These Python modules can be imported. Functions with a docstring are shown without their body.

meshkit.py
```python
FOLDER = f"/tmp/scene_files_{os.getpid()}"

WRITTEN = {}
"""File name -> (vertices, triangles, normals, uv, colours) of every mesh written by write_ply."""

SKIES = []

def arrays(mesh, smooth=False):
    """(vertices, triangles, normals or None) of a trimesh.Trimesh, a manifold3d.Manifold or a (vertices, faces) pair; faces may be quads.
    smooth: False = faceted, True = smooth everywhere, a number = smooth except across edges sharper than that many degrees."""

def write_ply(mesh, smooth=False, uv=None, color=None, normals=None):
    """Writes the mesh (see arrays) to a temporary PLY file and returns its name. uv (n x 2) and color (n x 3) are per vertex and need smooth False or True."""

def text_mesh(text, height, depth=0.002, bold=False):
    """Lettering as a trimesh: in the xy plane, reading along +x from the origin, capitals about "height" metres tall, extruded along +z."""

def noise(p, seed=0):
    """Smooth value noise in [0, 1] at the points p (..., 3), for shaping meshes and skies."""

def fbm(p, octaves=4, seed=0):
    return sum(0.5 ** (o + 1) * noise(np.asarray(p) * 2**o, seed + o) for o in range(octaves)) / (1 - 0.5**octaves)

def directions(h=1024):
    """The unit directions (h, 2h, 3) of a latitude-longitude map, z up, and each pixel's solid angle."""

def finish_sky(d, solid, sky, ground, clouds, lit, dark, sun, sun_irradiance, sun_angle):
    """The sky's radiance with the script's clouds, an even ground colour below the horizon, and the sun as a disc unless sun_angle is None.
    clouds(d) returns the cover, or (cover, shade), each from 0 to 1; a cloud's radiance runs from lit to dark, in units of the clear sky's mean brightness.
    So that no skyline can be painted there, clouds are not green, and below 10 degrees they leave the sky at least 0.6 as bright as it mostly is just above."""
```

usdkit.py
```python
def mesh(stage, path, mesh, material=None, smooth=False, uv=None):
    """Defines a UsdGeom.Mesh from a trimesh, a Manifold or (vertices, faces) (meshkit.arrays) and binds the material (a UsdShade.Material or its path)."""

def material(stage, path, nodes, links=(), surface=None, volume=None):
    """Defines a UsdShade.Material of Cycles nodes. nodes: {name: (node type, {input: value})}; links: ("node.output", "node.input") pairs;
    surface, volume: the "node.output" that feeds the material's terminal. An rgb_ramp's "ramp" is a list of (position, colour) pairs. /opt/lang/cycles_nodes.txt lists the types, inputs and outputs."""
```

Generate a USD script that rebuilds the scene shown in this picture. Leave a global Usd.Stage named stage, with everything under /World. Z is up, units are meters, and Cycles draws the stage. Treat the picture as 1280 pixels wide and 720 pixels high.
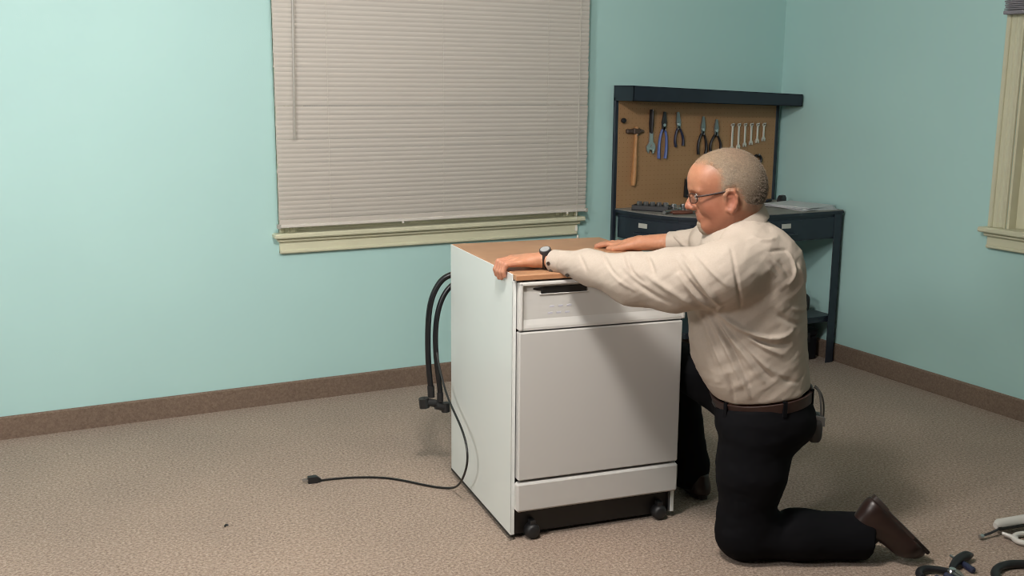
import math
import numpy as np, trimesh, usdkit, meshkit
import manifold3d as m3
from scipy.spatial import ConvexHull
from pxr import Usd, UsdGeom, UsdLux, Gf, Sdf, UsdShade

rng = np.random.default_rng(7)
stage = Usd.Stage.CreateInMemory()
UsdGeom.SetStageUpAxis(stage, UsdGeom.Tokens.z)
UsdGeom.SetStageMetersPerUnit(stage, 1.0)
UsdGeom.Xform.Define(stage, '/World')
UsdGeom.Scope.Define(stage, '/World/Looks')

# ------------------------------------------------------------------ camera, light, exposure
# the room's back right corner is the origin; the room lies at x < 0 and y < 0
YAW, PITCH, ROLL, FPX, CAM = 0.4778, 0.1923, 0.0082, 1323.6, (-4.2109, -4.7879, 1.5027)
cam = UsdGeom.Camera.Define(stage, '/World/camera')
_f = np.array([math.sin(YAW) * math.cos(PITCH), math.cos(YAW) * math.cos(PITCH), -math.sin(PITCH)])
_r = np.array([math.cos(YAW), -math.sin(YAW), 0]); _u = np.cross(_r, _f)
_c, _s = math.cos(ROLL), math.sin(ROLL)
_r, _u = _c * _r + _s * _u, -_s * _r + _c * _u
cam.AddTransformOp().Set(Gf.Matrix4d(*[*_r, 0, *_u, 0, *(-_f), 0, *CAM, 1]))
cam.CreateHorizontalApertureAttr(36.0); cam.CreateVerticalApertureAttr(20.25)
cam.CreateFocalLengthAttr(36.0 * FPX / 1280)
cam.CreateClippingRangeAttr(Gf.Vec2f(0.05, 100))
cam.CreateExposureAttr(0.33)

def look_at(x, pos, to):
    d = np.array(to, float) - pos; d /= np.linalg.norm(d)
    r = np.cross(d, [0, 0, 1.0]); r /= np.linalg.norm(r); u = np.cross(r, d)
    x.AddTransformOp().Set(Gf.Matrix4d(*[*r, 0, *u, 0, *(-d), 0, *pos, 1]))

def rect_light(name, pos, to, w, h, power, color):
    l = UsdLux.RectLight.Define(stage, '/World/' + name)
    look_at(l, pos, to)
    l.CreateWidthAttr(w); l.CreateHeightAttr(h); l.CreateIntensityAttr(power); l.CreateColorAttr(Gf.Vec3f(*color))

def bulb(name, pos, radius, power, color):
    l = UsdLux.SphereLight.Define(stage, '/World/' + name)
    l.AddTranslateOp().Set(Gf.Vec3d(*pos)); l.CreateRadiusAttr(radius); l.CreateIntensityAttr(power); l.CreateColorAttr(Gf.Vec3f(*color))

bulb('ceiling_lamp', (-3.25, -2.66, 2.46), 0.13, 140, (1.0, 0.95, 0.90))            # globe lamp under the ceiling, above the frame
rect_light('softbox_lamp', (-4.95, -2.9, 1.95), (-4.15, -0.3, 0.85), 0.5, 0.5, 50, (1.0, 0.97, 0.94))
dome = UsdLux.DomeLight.Define(stage, '/World/sky')          # dusk outside the windows
dome.CreateIntensityAttr(0.02); dome.CreateColorAttr(Gf.Vec3f(0.5, 0.6, 0.8))

# ------------------------------------------------------------------ helpers
_used = {}
def numbered(parent, name):
    k = (parent, name); n = _used.get(k, 0); _used[k] = n + 1
    return parent + '/' + (name if n == 0 else f'{name}_{n:03d}')

def path_of(p): return '/World' if p is None else str(p.GetPath())

def obj(name, mesh, mat, parent=None, smooth=False, col=None):
    if isinstance(mesh, (list, tuple)) and not isinstance(mesh[0], np.ndarray):
        mesh = trimesh.util.concatenate(list(mesh))
    m = usdkit.mesh(stage, numbered(path_of(parent), name), mesh, M[mat], smooth=smooth)
    if col is not None:
        UsdGeom.PrimvarsAPI(m).CreatePrimvar('tint', Sdf.ValueTypeNames.Color3fArray, 'vertex').Set([Gf.Vec3f(*map(float, c)) for c in col])
    return m.GetPrim()

def tag(o, label=None, cat=None, group=None, kind=None):
    for k, v in (('label', label), ('category', cat), ('group', group), ('kind', kind)):
        if v: o.SetCustomDataByKey(k, v)
    return o

def thing(name, label, cat, loc=(0, 0, 0), rotz=0, group=None):
    x = UsdGeom.Xform.Define(stage, numbered('/World', name))
    x.AddTranslateOp().Set(Gf.Vec3d(*map(float, loc)))
    if rotz: x.AddRotateZOp().Set(math.degrees(rotz))
    return tag(x.GetPrim(), label, cat, group)

def struct(name, mesh, mat, parent=None, smooth=False):
    o = obj(name, mesh, mat, parent, smooth)
    if parent is None: tag(o, kind='structure')
    return o

def hull(pts):
    return trimesh.convex.convex_hull(np.asarray(pts, float))

def cbox(x0, x1, y0, y1, z0, z1, c=0.002):
    """a box with chamfered edges"""
    c = min(c, (x1 - x0) / 2.2, (y1 - y0) / 2.2, (z1 - z0) / 2.2)
    P = []
    for sx in (0, 1):
        for sy in (0, 1):
            for sz in (0, 1):
                q = np.array([(x0, x1)[sx], (y0, y1)[sy], (z0, z1)[sz]]); d = np.array([1 - 2 * sx, 1 - 2 * sy, 1 - 2 * sz]) * c
                for k in range(3):
                    e = d.copy(); e[k] = 0; P.append(q + e)
    return hull(P)

def box(x0, x1, y0, y1, z0, z1):
    b = trimesh.creation.box((x1 - x0, y1 - y0, z1 - z0)); b.apply_translation(((x0 + x1) / 2, (y0 + y1) / 2, (z0 + z1) / 2)); return b

def spline(pts, n=40):
    from scipy.interpolate import CubicSpline
    P = np.asarray(pts, float); t = np.r_[0, np.cumsum(np.sqrt(np.linalg.norm(np.diff(P, axis=0), axis=1)))]
    return CubicSpline(t, P)(np.linspace(0, t[-1], n))

def tube(path, r, sides=8, flat=None):
    """round tube along a path; r a number or one per point; flat squeezes the second cross axis; closed ends"""
    P = np.asarray(path, float); n = len(P); r = np.broadcast_to(np.asarray(r, float), n)
    T = np.gradient(P, axis=0); T /= np.linalg.norm(T, axis=1, keepdims=True) + 1e-12
    a = np.array([0, 0, 1.0]) if abs(T[0][2]) < .9 else np.array([1.0, 0, 0])
    V = []
    u = np.cross(T[0], a); u /= np.linalg.norm(u)
    for i in range(n):
        u = u - T[i] * (u @ T[i]); u /= np.linalg.norm(u); w = np.cross(T[i], u)
        th = np.arange(sides) / sides * 2 * np.pi
        V.append(P[i] + r[i] * (np.cos(th)[:, None] * u + (flat or 1) * np.sin(th)[:, None] * w))
    V = np.vstack(V + [P[:1], P[-1:]]); F = []
    for i in range(n - 1):
        for k in range(sides):
            k2 = (k + 1) % sides
            F += [(i * sides + k, i * sides + k2, (i + 1) * sides + k2), (i * sides + k, (i + 1) * sides + k2, (i + 1) * sides + k)]
    for k in range(sides):
        k2 = (k + 1) % sides
        F += [(n * sides, k2, k), (n * sides + 1, (n - 1) * sides + k, (n - 1) * sides + k2)]
    return trimesh.Trimesh(V, F, process=False)

def prism(poly, z0, z1, c=0.0):
    """2D outline (any simple polygon) extruded along z, top and bottom edge chamfered by c"""
    from shapely.geometry import Polygon
    P = Polygon(poly)
    if c <= 0:
        m = trimesh.creation.extrude_polygon(P, z1 - z0, engine='earcut'); m.apply_translation((0, 0, z0)); return m
    cs = m3.CrossSection([np.asarray(P.exterior.coords)[:-1]], m3.FillRule.NonZero)
    parts = [cs.extrude(z1 - z0 - 2 * c).translate((0, 0, z0 + c)), cs.offset(-c, m3.JoinType.Round).extrude(z1 - z0).translate((0, 0, z0))]
    v, f, _ = meshkit.arrays(parts[0] + parts[1]); return trimesh.Trimesh(v, f, process=False)

def lathe(prof, sides=24):
    return trimesh.creation.revolve(np.asarray(prof, float), sections=sides)

def move(m, loc=(0, 0, 0), axis=None, ang=0):
    m = m.copy()
    if axis is not None: m.apply_transform(trimesh.transformations.rotation_matrix(ang, axis))
    m.apply_translation(loc); return m

def local(origin, X, Y, Z, m):
    """moves a mesh from a frame with the given axes to the world of its thing"""
    T = np.eye(4); T[:3, 0], T[:3, 1], T[:3, 2], T[:3, 3] = X, Y, Z, origin
    m = m.copy(); m.apply_transform(T); return m

# ------------------------------------------------------------------ materials
M = {}
def mat(name, color, rough=.5, metal=0., spec=.5, noise=None, bump=None, sss=0, coat=0, transl=0, sheen=0):
    """principled; noise = (scale, other colour, low, high[, detail]); bump = (scale, strength, distance)"""
    nodes = {'p': ('principled_bsdf', dict(base_color=color, roughness=rough, metallic=metal, specular_ior_level=spec, coat_weight=coat, sheen_weight=sheen)), 'g': ('texture_coordinate', {})}
    links = []
    if sss: nodes['p'][1].update(subsurface_weight=sss, subsurface_scale=.004, subsurface_radius=(1, .35, .2))
    if noise:
        nodes['n'] = ('noise_texture', dict(scale=noise[0], detail=noise[4] if len(noise) > 4 else 4., roughness=.6))
        nodes['r'] = ('rgb_ramp', dict(ramp=[(noise[2], noise[1]), (noise[3], color)]))
        links += [('g.object', 'n.vector'), ('n.fac', 'r.fac'), ('r.color', 'p.base_color')]
    if bump:
        nodes['bn'] = ('noise_texture', dict(scale=bump[0], detail=3.))
        nodes['b'] = ('bump', dict(strength=bump[1], distance=bump[2]))
        links += [('g.object', 'bn.vector'), ('bn.fac', 'b.height'), ('b.normal', 'p.normal')]
    surf = 'p.BSDF'
    if transl:
        nodes['t'] = ('translucent_bsdf', dict(color=color)); nodes['m'] = ('mix_closure', dict(fac=transl))
        links += [('p.BSDF', 'm.closure1'), ('t.BSDF', 'm.closure2')]; surf = 'm.closure'
    M[name] = usdkit.material(stage, '/World/Looks/' + name, nodes, links, surface=surf)

def tinted(name, rough, spec=.4, sss=0, noise=None, bump=None):
    """base colour from the mesh's own tint, varied by a little noise"""
    nodes = {'p': ('principled_bsdf', dict(roughness=rough, specular_ior_level=spec)), 'a': ('attribute', dict(attribute='tint')), 'g': ('texture_coordinate', {})}
    if sss: nodes['p'][1].update(subsurface_weight=sss, subsurface_scale=.004, subsurface_radius=(1, .35, .2))
    links = [('a.color', 'mx.a'), ('mx.result', 'p.base_color'), ('g.object', 'n.vector'), ('n.fac', 'r.fac'), ('r.color', 'mx.b')]
    nodes['n'] = ('noise_texture', dict(scale=noise[0], detail=5., roughness=.65))
    nodes['r'] = ('rgb_ramp', dict(ramp=[(.3, noise[1]), (.7, noise[2])]))
    nodes['mx'] = ('mix_color', dict(blend_type='multiply', fac=1.0))
    if bump:
        nodes['bn'] = ('noise_texture', dict(scale=bump[0], detail=3.)); nodes['b'] = ('bump', dict(strength=bump[1], distance=bump[2]))
        links += [('g.object', 'bn.vector'), ('bn.fac', 'b.height'), ('b.normal', 'p.normal')]
    M[name] = usdkit.material(stage, '/World/Looks/' + name, nodes, links, surface='p.BSDF')

mat('wall_paint', (.47, .72, .70), .55, spec=.35, noise=(1.5, (.455, .70, .685), .35, .65), bump=(220, .12, .002))
mat('ceiling_paint', (.58, .57, .54), .8)
mat('wall_backdrop', (.16, .17, .17), .8)
mat('trim_paint', (.68, .67, .50), .4, noise=(3, (.64, .63, .465), .3, .7))
mat('blind_vinyl', (.68, .64, .59), .45)
mat('blind_cord', (.72, .69, .62), .7)
mat('wand_plastic', (.42, .40, .36), .25)
mat('blind_fold', (.24, .23, .26), .6)
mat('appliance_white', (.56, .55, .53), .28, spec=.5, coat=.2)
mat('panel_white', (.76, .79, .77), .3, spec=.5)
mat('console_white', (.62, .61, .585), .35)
mat('slot_black', (.012, .011, .010), .45)
mat('print_lilac', (.56, .56, .63), .6)
mat('wood_top', (.46, .255, .14), .42, noise=(9, (.40, .215, .115), .3, .7))
mat('wood_edge', (.45, .22, .11), .5)
mat('rubber', (.012, .012, .013), .5, bump=(120, .1, .001))
mat('hose_black', (.008, .009, .011), .28)
mat('cord_black', (.010, .010, .010), .4)
mat('bench_steel', (.018, .027, .042), .38, spec=.5, noise=(6, (.014, .02, .032), .3, .7))
mat('bench_surface', (.30, .29, .265), .5, noise=(14, (.22, .21, .195), .35, .65))
mat('label_paper', (.55, .55, .5), .6)
mat('chrome', (.62, .62, .64), .25, metal=1.)
mat('wrench_steel', (.78, .73, .66), .5, metal=.6)
mat('dull_steel', (.33, .33, .34), .4, metal=1.)
mat('dark_steel', (.06, .06, .065), .4, metal=.6)
mat('hammer_wood', (.52, .27, .115), .45, noise=(30, (.44, .22, .09), .3, .7))
mat('hammer_head', (.10, .065, .05), .5, metal=.3)
mat('tray_grey', (.075, .075, .08), .4, metal=.4)
mat('grip_black', (.013, .013, .016), .45)
mat('grip_blue', (.10, .16, .42), .4)
mat('grip_navy', (.02, .025, .06), .45)
mat('paper', (.62, .64, .66), .6)
mat('white_plastic', (.62, .60, .56), .35)
mat('red_brown', (.16, .06, .04), .5)
mat('shirt_cotton', (.48, .412, .352), .85, spec=.15, noise=(200, (.455, .388, .328), .3, .7, 2.), bump=(420, .06, .001))
mat('trouser_black', (.0042, .0042, .0055), .85, spec=.12, bump=(380, .15, .001))
mat('belt_leather', (.032, .0115, .0085), .5, bump=(160, .1, .001))
mat('shoe_leather', (.028, .0125, .0095), .36, noise=(20, (.019, .009, .007), .3, .7))
mat('shoe_sole', (.026, .0145, .011), .6)
mat('sock', (.012, .011, .013), .9)
mat('watch_strap', (.02, .012, .009), .45)
mat('watch_glass', (.75, .75, .76), .12, metal=.6)
mat('button_dark', (.035, .025, .02), .3)
mat('spectacle_frame', (.035, .015, .012), .45, spec=.25)
mat('pouch_fabric', (.03, .03, .03), .6, bump=(200, .2, .001))
mat('strap_grey', (.085, .08, .076), .5)
mat('hair_grey', (.30, .24, .185), .6, noise=(40, (.19, .145, .11), .35, .65))
mat('eye_white', (.7, .66, .62), .2)
tinted('skin', .48, sss=.12, noise=(60, (.86, .82, .80), (1.0, 1.0, 1.0)), bump=(300, .12, .001))
tinted('hair', .75, spec=.25, noise=(150, (.72, .70, .68), (1.05, 1.04, 1.02)), bump=(420, .8, .002))

def carpet(name, c0, c1, c2, strength):
    M[name] = usdkit.material(stage, '/World/Looks/' + name, {
        'g': ('texture_coordinate', {}),
        'n': ('noise_texture', dict(scale=105., detail=4., roughness=.75)), 'n2': ('noise_texture', dict(scale=2.2, detail=2.)),
        'v': ('voronoi_texture', dict(scale=140.)),
        'r': ('rgb_ramp', dict(ramp=[(.30, c0), (.48, c1), (.66, c2)])), 'r2': ('rgb_ramp', dict(ramp=[(.3, (.92, .92, .92)), (.7, (1.04, 1.03, 1.02))])),
        'mx': ('mix_color', dict(blend_type='multiply', fac=1.0)), 'mn': ('math', dict(math_type='multiply')),
        'b': ('bump', dict(strength=strength, distance=.006)), 'p': ('principled_bsdf', dict(roughness=.95, specular_ior_level=.1, sheen_weight=.15))},
        [('g.object', 'n.vector'), ('g.object', 'n2.vector'), ('g.object', 'v.vector'), ('n.fac', 'r.fac'), ('n2.fac', 'r2.fac'), ('r.color', 'mx.a'), ('r2.color', 'mx.b'),
         ('mx.result', 'p.base_color'), ('n.fac', 'mn.value1'), ('v.distance', 'mn.value2'), ('mn.value', 'b.height'), ('b.normal', 'p.normal')], surface='p.BSDF')
carpet('carpet_pile', (.15, .103, .077), (.315, .236, .183), (.51, .41, .335), .7)
carpet('carpet_base', (.15, .105, .078), (.20, .145, .11), (.255, .19, .145), .3)
M['lens'] = usdkit.material(stage, '/World/Looks/lens', {'t': ('transparent_bsdf', dict(color=(.95, .95, .95))), 'g': ('glossy_bsdf', dict(roughness=.02)), 'm': ('mix_closure', dict(fac=.05))},
    [('t.BSDF', 'm.closure1'), ('g.BSDF', 'm.closure2')], surface='m.closure')
M['pane'] = usdkit.material(stage, '/World/Looks/pane', {'t': ('transparent_bsdf', {}), 'g': ('glossy_bsdf', dict(roughness=.02)), 'f': ('fresnel', dict(IOR=1.45)), 'm': ('mix_closure', {})},
    [('f.fac', 'm.fac'), ('t.BSDF', 'm.closure1'), ('g.BSDF', 'm.closure2')], surface='m.closure')

# ------------------------------------------------------------------ the room
XL, YF, HC = -8.2, -9.0, 2.7
W1 = (-2.86, -1.44, .80, 2.05)          # hole of the back window: x0, x1, z0, z1
W2 = (-2.75, -1.56, .85, 2.05)          # hole of the right window along y
struct('floor', box(XL - .1, .12, YF - .1, .12, -.1, 0), 'carpet_pile')
struct('ceiling', box(XL - .1, .12, YF - .1, .12, HC, HC + .1), 'ceiling_paint')
def holed(lo, hi, h, axis):
    """wall slab in (s, z) from lo to hi with one hole; axis: the wall's direction"""
    a0, a1, z0, z1 = h; out = []
    for (s0, s1, q0, q1) in ((lo, a0, 0, HC), (a1, hi, 0, HC), (a0, a1, 0, z0), (a0, a1, z1, HC)):
        out.append(box(s0, s1, 0, .12, q0, q1) if axis == 'x' else box(0, .12, s0, s1, q0, q1))
    return out
struct('wall_back', holed(XL, 0, W1, 'x'), 'wall_paint')
struct('wall_right', holed(YF, .12, W2, 'y'), 'wall_paint')
struct('wall_left', box(XL - .1, XL, YF, .12, 0, HC), 'wall_backdrop')
struct('wall_front', box(XL, 0, YF - .1, YF, 0, HC), 'wall_backdrop')
BH, BT = .0985, .014
def base_profile(length):
    prof = [(0, 0), (BT, 0), (BT, BH - .006), (BT - .006, BH), (0, BH)]
    return prism(prof, 0, length)
m = base_profile(-XL); m.apply_transform(np.array([[0, 0, 1, XL], [-1, 0, 0, 0], [0, 1, 0, 0], [0, 0, 0, 1.]])); m.invert(); m.fix_normals()
struct('baseboard_back', m, 'carpet_base')
m = base_profile(-YF); m.apply_transform(np.array([[-1, 0, 0, 0], [0, 0, 1, YF], [0, 1, 0, 0], [0, 0, 0, 1.]])); m.fix_normals()
struct('baseboard_right', m, 'carpet_base')
struct('baseboard_left', box(XL, XL + BT, YF, -BT, 0, BH), 'carpet_base')

# back window: casing, stool, apron, sash, pane
def window(n, hole, put):
    a0, a1, z0, z1 = hole; cw = .085
    w = UsdGeom.Xform.Define(stage, f'/World/window_{n}').GetPrim(); tag(w, kind='structure')
    def casing(s0, s1, q0, q1, inner):
        """flat board with a raised outer back band and an inner bead"""
        parts = [cbox(s0, s1, -.016, .0, q0, q1, .002)]
        return parts
    def side(s_in, s_out):
        lo, hi = min(s_in, s_out), max(s_in, s_out); d = 1 if s_out > s_in else -1
        b = lambda u0, u1, t, c: cbox(min(s_in + d * u0, s_in + d * u1), max(s_in + d * u0, s_in + d * u1), -t, 0, z0 + .012, z1 + cw, c)
        return [b(0, cw, .014, .002), b(cw - .022, cw, .024, .004), b(.006, .026, .021, .006), b(.034, .046, .018, .004)]
    obj('casing', [put(x) for x in side(a0, a0 - cw)], 'trim_paint', w)
    obj('casing', [put(x) for x in side(a1, a1 + cw)], 'trim_paint', w)
    obj('head_casing', [put(cbox(a0, a1, -.015, 0, z1, z1 + cw, .002)), put(cbox(a0, a1, -.024, 0, z1 + cw - .022, z1 + cw, .004))], 'trim_paint', w)
    obj('sill', [put(cbox(a0 - cw - .03, a1 + cw + .03, -.055, .10, z0 - .012, z0 + .012, .006)), put(cbox(a0 - cw - .012, a1 + cw + .012, -.034, 0, z0 - .030, z0 - .012, .006))], 'trim_paint', w)
    obj('apron', [put(cbox(a0 - cw, a1 + cw, -.018, 0, z0 - .085, z0 - .03, .003)), put(cbox(a0 - cw, a1 + cw, -.026, 0, z0 - .085, z0 - .068, .005))], 'trim_paint', w)
    obj('jamb', [put(box(a0, a0 + .012, 0, .12, z0, z1)), put(box(a1 - .012, a1, 0, .12, z0, z1)), put(box(a0, a1, 0, .12, z1 - .012, z1))], 'trim_paint', w)
    zm = (z0 + z1) / 2
    for (q0, q1, y) in ((z0 + .012, zm + .02, .045), (zm - .02, z1 - .012, .075)):
        s = [cbox(a0 + .012, a0 + .062, y, y + .03, q0, q1), cbox(a1 - .062, a1 - .012, y, y + .03, q0, q1), cbox(a0 + .06, a1 - .06, y, y + .03, q0, q0 + .05), cbox(a0 + .06, a1 - .06, y, y + .03, q1 - .04, q1)]
        o = obj('sash', [put(x) for x in s], 'trim_paint', w)
        obj('pane', put(box(a0 + .06, a1 - .06, y + .013, y + .017, q0 + .045, q1 - .035)), 'pane', o)
    return w
SW = np.array([[0, -1, 0, 0], [1, 0, 0, 0], [0, 0, 1, 0], [0, 0, 0, 1.]])
def to_right(mm):                        # (s, depth, z) of the right wall: s runs along y, -depth into the room
    T = np.array([[0, 1, 0, 0], [1, 0, 0, 0], [0, 0, 1, 0], [0, 0, 0, 1.]]); q = mm.copy(); q.vertices = q.vertices @ T[:3, :3].T; q.invert(); return q
window(1, W1, lambda q: q)
window(2, W2, to_right)

# ------------------------------------------------------------------ mini blind on the back window
BX0, BX1, BY = -2.958, -1.338, -.066
bl = thing('window_blind', 'closed grey horizontal mini blind covering the window on the back wall', 'blind', (0, 0, 0))
PITCHS, Z0B = .0212, .868
def slat():
    t = np.linspace(-1, 1, 5); ang = math.radians(66); w = .0125
    y = w * t * math.cos(ang) - .0022 * (1 - t * t) * math.sin(ang); z = -w * t * math.sin(ang) - .0022 * (1 - t * t) * math.cos(ang) * -1
    V, F = [], []
    for k, s in enumerate((BX0, BX1)):
        for th in (0, .0006):
            for a, b in zip(y, z): V.append((s, a + th, b))
    n = 5
    q = lambda a, b, c, d: F.extend([(a, b, c), (a, c, d)])
    for i in range(n - 1):
        q(i, i + 1, 2 * n + i + 1, 2 * n + i); q(n + i + 1, n + i, 3 * n + i, 3 * n + i + 1)
    q(0, 2 * n, 3 * n, n); q(n - 1, 2 * n - 1, 4 * n - 1, 3 * n - 1)
    return trimesh.Trimesh(V, F, process=False)
sl = slat(); nsl = 58
for i in range(nsl):
    s = sl.copy(); s.apply_transform(trimesh.transformations.rotation_matrix(rng.normal(0, .00022), (0, 1, 0), (-2.15, 0, 0)))
    s.apply_translation((rng.normal(0, .0012), BY + rng.normal(0, .0005), Z0B + i * PITCHS + rng.normal(0, .0006)))
    obj('slat', s, 'blind_vinyl', bl, smooth=30)
obj('bottom_rail', cbox(BX0 - .004, BX1 + .004, BY - .012, BY + .010, .842, .856, .003), 'blind_vinyl', bl)
for x in (BX0 - .002, BX1 + .002):
    obj('end_cap', cbox(x - .008, x + .008, BY - .014, BY + .012, .838, .859, .003), 'wand_plastic', bl)
for x in (-2.36, -1.452):
    obj('rail_button', lathe([(0, -.004), (.006, -.003), (.007, 0), (.004, .006), (0, .007)], 10).apply_translation((x, BY - .008, .838)), 'blind_cord', bl)
ztop = Z0B + nsl * PITCHS
obj('head_rail', cbox(BX0, BX1, BY - .022, BY + .022, ztop, ztop + .04, .003), 'blind_vinyl', bl)
for x in (-2.72, -2.15, -1.58):
    for d in (-.0135, .0135):
        obj('ladder_cord', tube([(x, BY + d, .85), (x, BY + d, ztop)], .0008, 4), 'blind_cord', bl)
obj('tilt_wand', tube(np.linspace((-2.868, BY - .027, ztop - .01), (-2.882, BY - .024, 1.242), 6), .0042, 6), 'wand_plastic', bl)
obj('lift_cord', tube(spline([(-1.402, BY - .024, ztop), (-1.405, BY - .026, 1.2), (-1.408, BY - .03, .80)], 10), .0014, 5), 'blind_cord', bl)
obj('tassel', lathe([(0, 0), (.009, .002), (.008, .014), (.004, .03), (0, .032)], 10).apply_translation((-1.408, BY - .03, .745)), 'blind_cord', bl)
obj('tassel', lathe([(0, 0), (.007, .002), (.006, .012), (.003, .024), (0, .026)], 10).apply_translation((-1.400, BY - .032, .70)), 'blind_cord', bl)

b2 = thing('raised_blind', 'drawn-up grey blind bundled at the top of the right window', 'blind')
obj('head_rail', cbox(-.068, -.026, W2[0] - .075, W2[1] + .075, 1.965, 2.01, .003), 'blind_fold', b2)
for i in range(16):
    z = 1.832 + i * .0083
    obj('slat', cbox(-.066 + rng.normal(0, .001), -.03, W2[0] - .07, W2[1] + .068 + rng.normal(0, .002), z, z + .0062, .001), 'blind_fold', b2)
obj('bottom_rail', cbox(-.070, -.028, W2[0] - .07, W2[1] + .07, 1.812, 1.829, .003), 'blind_fold', b2)

# ------------------------------------------------------------------ dishwasher
DW, DD, DH, DA = .613, .663, .905, -.1204
dw = thing('dishwasher', 'white portable dishwasher with a brown wooden top on casters', 'dishwasher', (-2.6921, -1.8573, 0), DA)
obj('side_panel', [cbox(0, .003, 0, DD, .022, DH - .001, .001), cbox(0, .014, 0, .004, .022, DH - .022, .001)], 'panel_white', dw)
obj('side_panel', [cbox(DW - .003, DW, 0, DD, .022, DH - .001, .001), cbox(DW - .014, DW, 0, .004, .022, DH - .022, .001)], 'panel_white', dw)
obj('back_panel', cbox(.003, DW - .003, DD - .004, DD, .03, DH - .022, .001), 'dull_steel', dw)
obj('edge_trim', cbox(-.001, .002, .0, DD, .014, .022, .0005), 'slot_black', dw)
obj('tub', box(.014, DW - .014, .014, DD - .02, .10, .87), 'slot_black', dw)
top = obj('countertop', cbox(.0045, DW - .0005, -.022, DD, DH - .020, DH, .0025), 'wood_top', dw)
obj('front_edge', cbox(.0045, DW - .0005, -.0245, -.0215, DH - .018, DH - .0025, .001), 'wood_edge', top)
obj('top_gasket', box(.016, DW - .016, -.008, .004, .877, .885), 'slot_black', dw)
# console: raised frame, dished face, handle slot
con = obj('control_panel', cbox(.017, DW + .004, -.012, .013, .722, .880, .003), 'console_white', dw)
obj('console_frame', [cbox(.017, DW + .004, -.024, -.010, .866, .880, .004), cbox(.017, .030, -.024, -.010, .722, .878, .004), cbox(DW - .009, DW + .004, -.024, -.010, .722, .878, .004)], 'console_white', con)
v = [(-.012, .756), (-.018, .738), (-.020, .730), (-.0195, .722), (-.012, .722)]
lip = hull([(x, y, z) for x in (.018, DW + .003) for y, z in v]); obj('console_lip', lip, 'console_white', con)
obj('handle_slot', [cbox(.093, .254, -.0155, -.010, .838, .861, .002), hull([(.066, -.0125, .853), (.066, -.0125, .858), (.093, -.0150, .847), (.093, -.0150, .860), (.093, -.011, .847), (.066, -.011, .858)])], 'slot_black', con)
obj('handle_lip', [cbox(.088, .258, -.016, -.011, .835, .8382, .001)], 'console_white', con)
for i in range(6):
    x = .118 + i % 3 * .030 + (i // 3) * .006
    obj('indicator_mark', box(x, x + .016, -.0126, -.0118, .770 + (i // 3) * .022, .776 + (i // 3) * .022), 'print_lilac', con)
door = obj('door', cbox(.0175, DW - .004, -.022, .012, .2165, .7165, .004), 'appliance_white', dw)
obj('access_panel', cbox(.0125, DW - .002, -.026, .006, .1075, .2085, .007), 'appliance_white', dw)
obj('toe_kick', box(.012, DW - .012, .022, .03, .014, .125), 'slot_black', dw)
obj('corner_foot', box(DW - .018, DW - .012, .008, .02, .02, .1075), 'dull_steel', dw)
for (x, y) in ((.078, .004), (.556, .004), (.075, .60), (.555, .60)):
    th = np.linspace(-math.pi / 2, math.pi / 2, 13)
    c = obj('caster', move(lathe(np.stack([.027 * np.abs(np.cos(th)) ** .45, .024 * np.sin(th)], 1), 24), (x, y, .027), (1, 0, 0), math.pi / 2), 'rubber', dw, smooth=60)
    obj('fork', [cbox(x - .010, x + .010, y - .013, y + .013, .050, .066, .002)], 'rubber', c)
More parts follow.
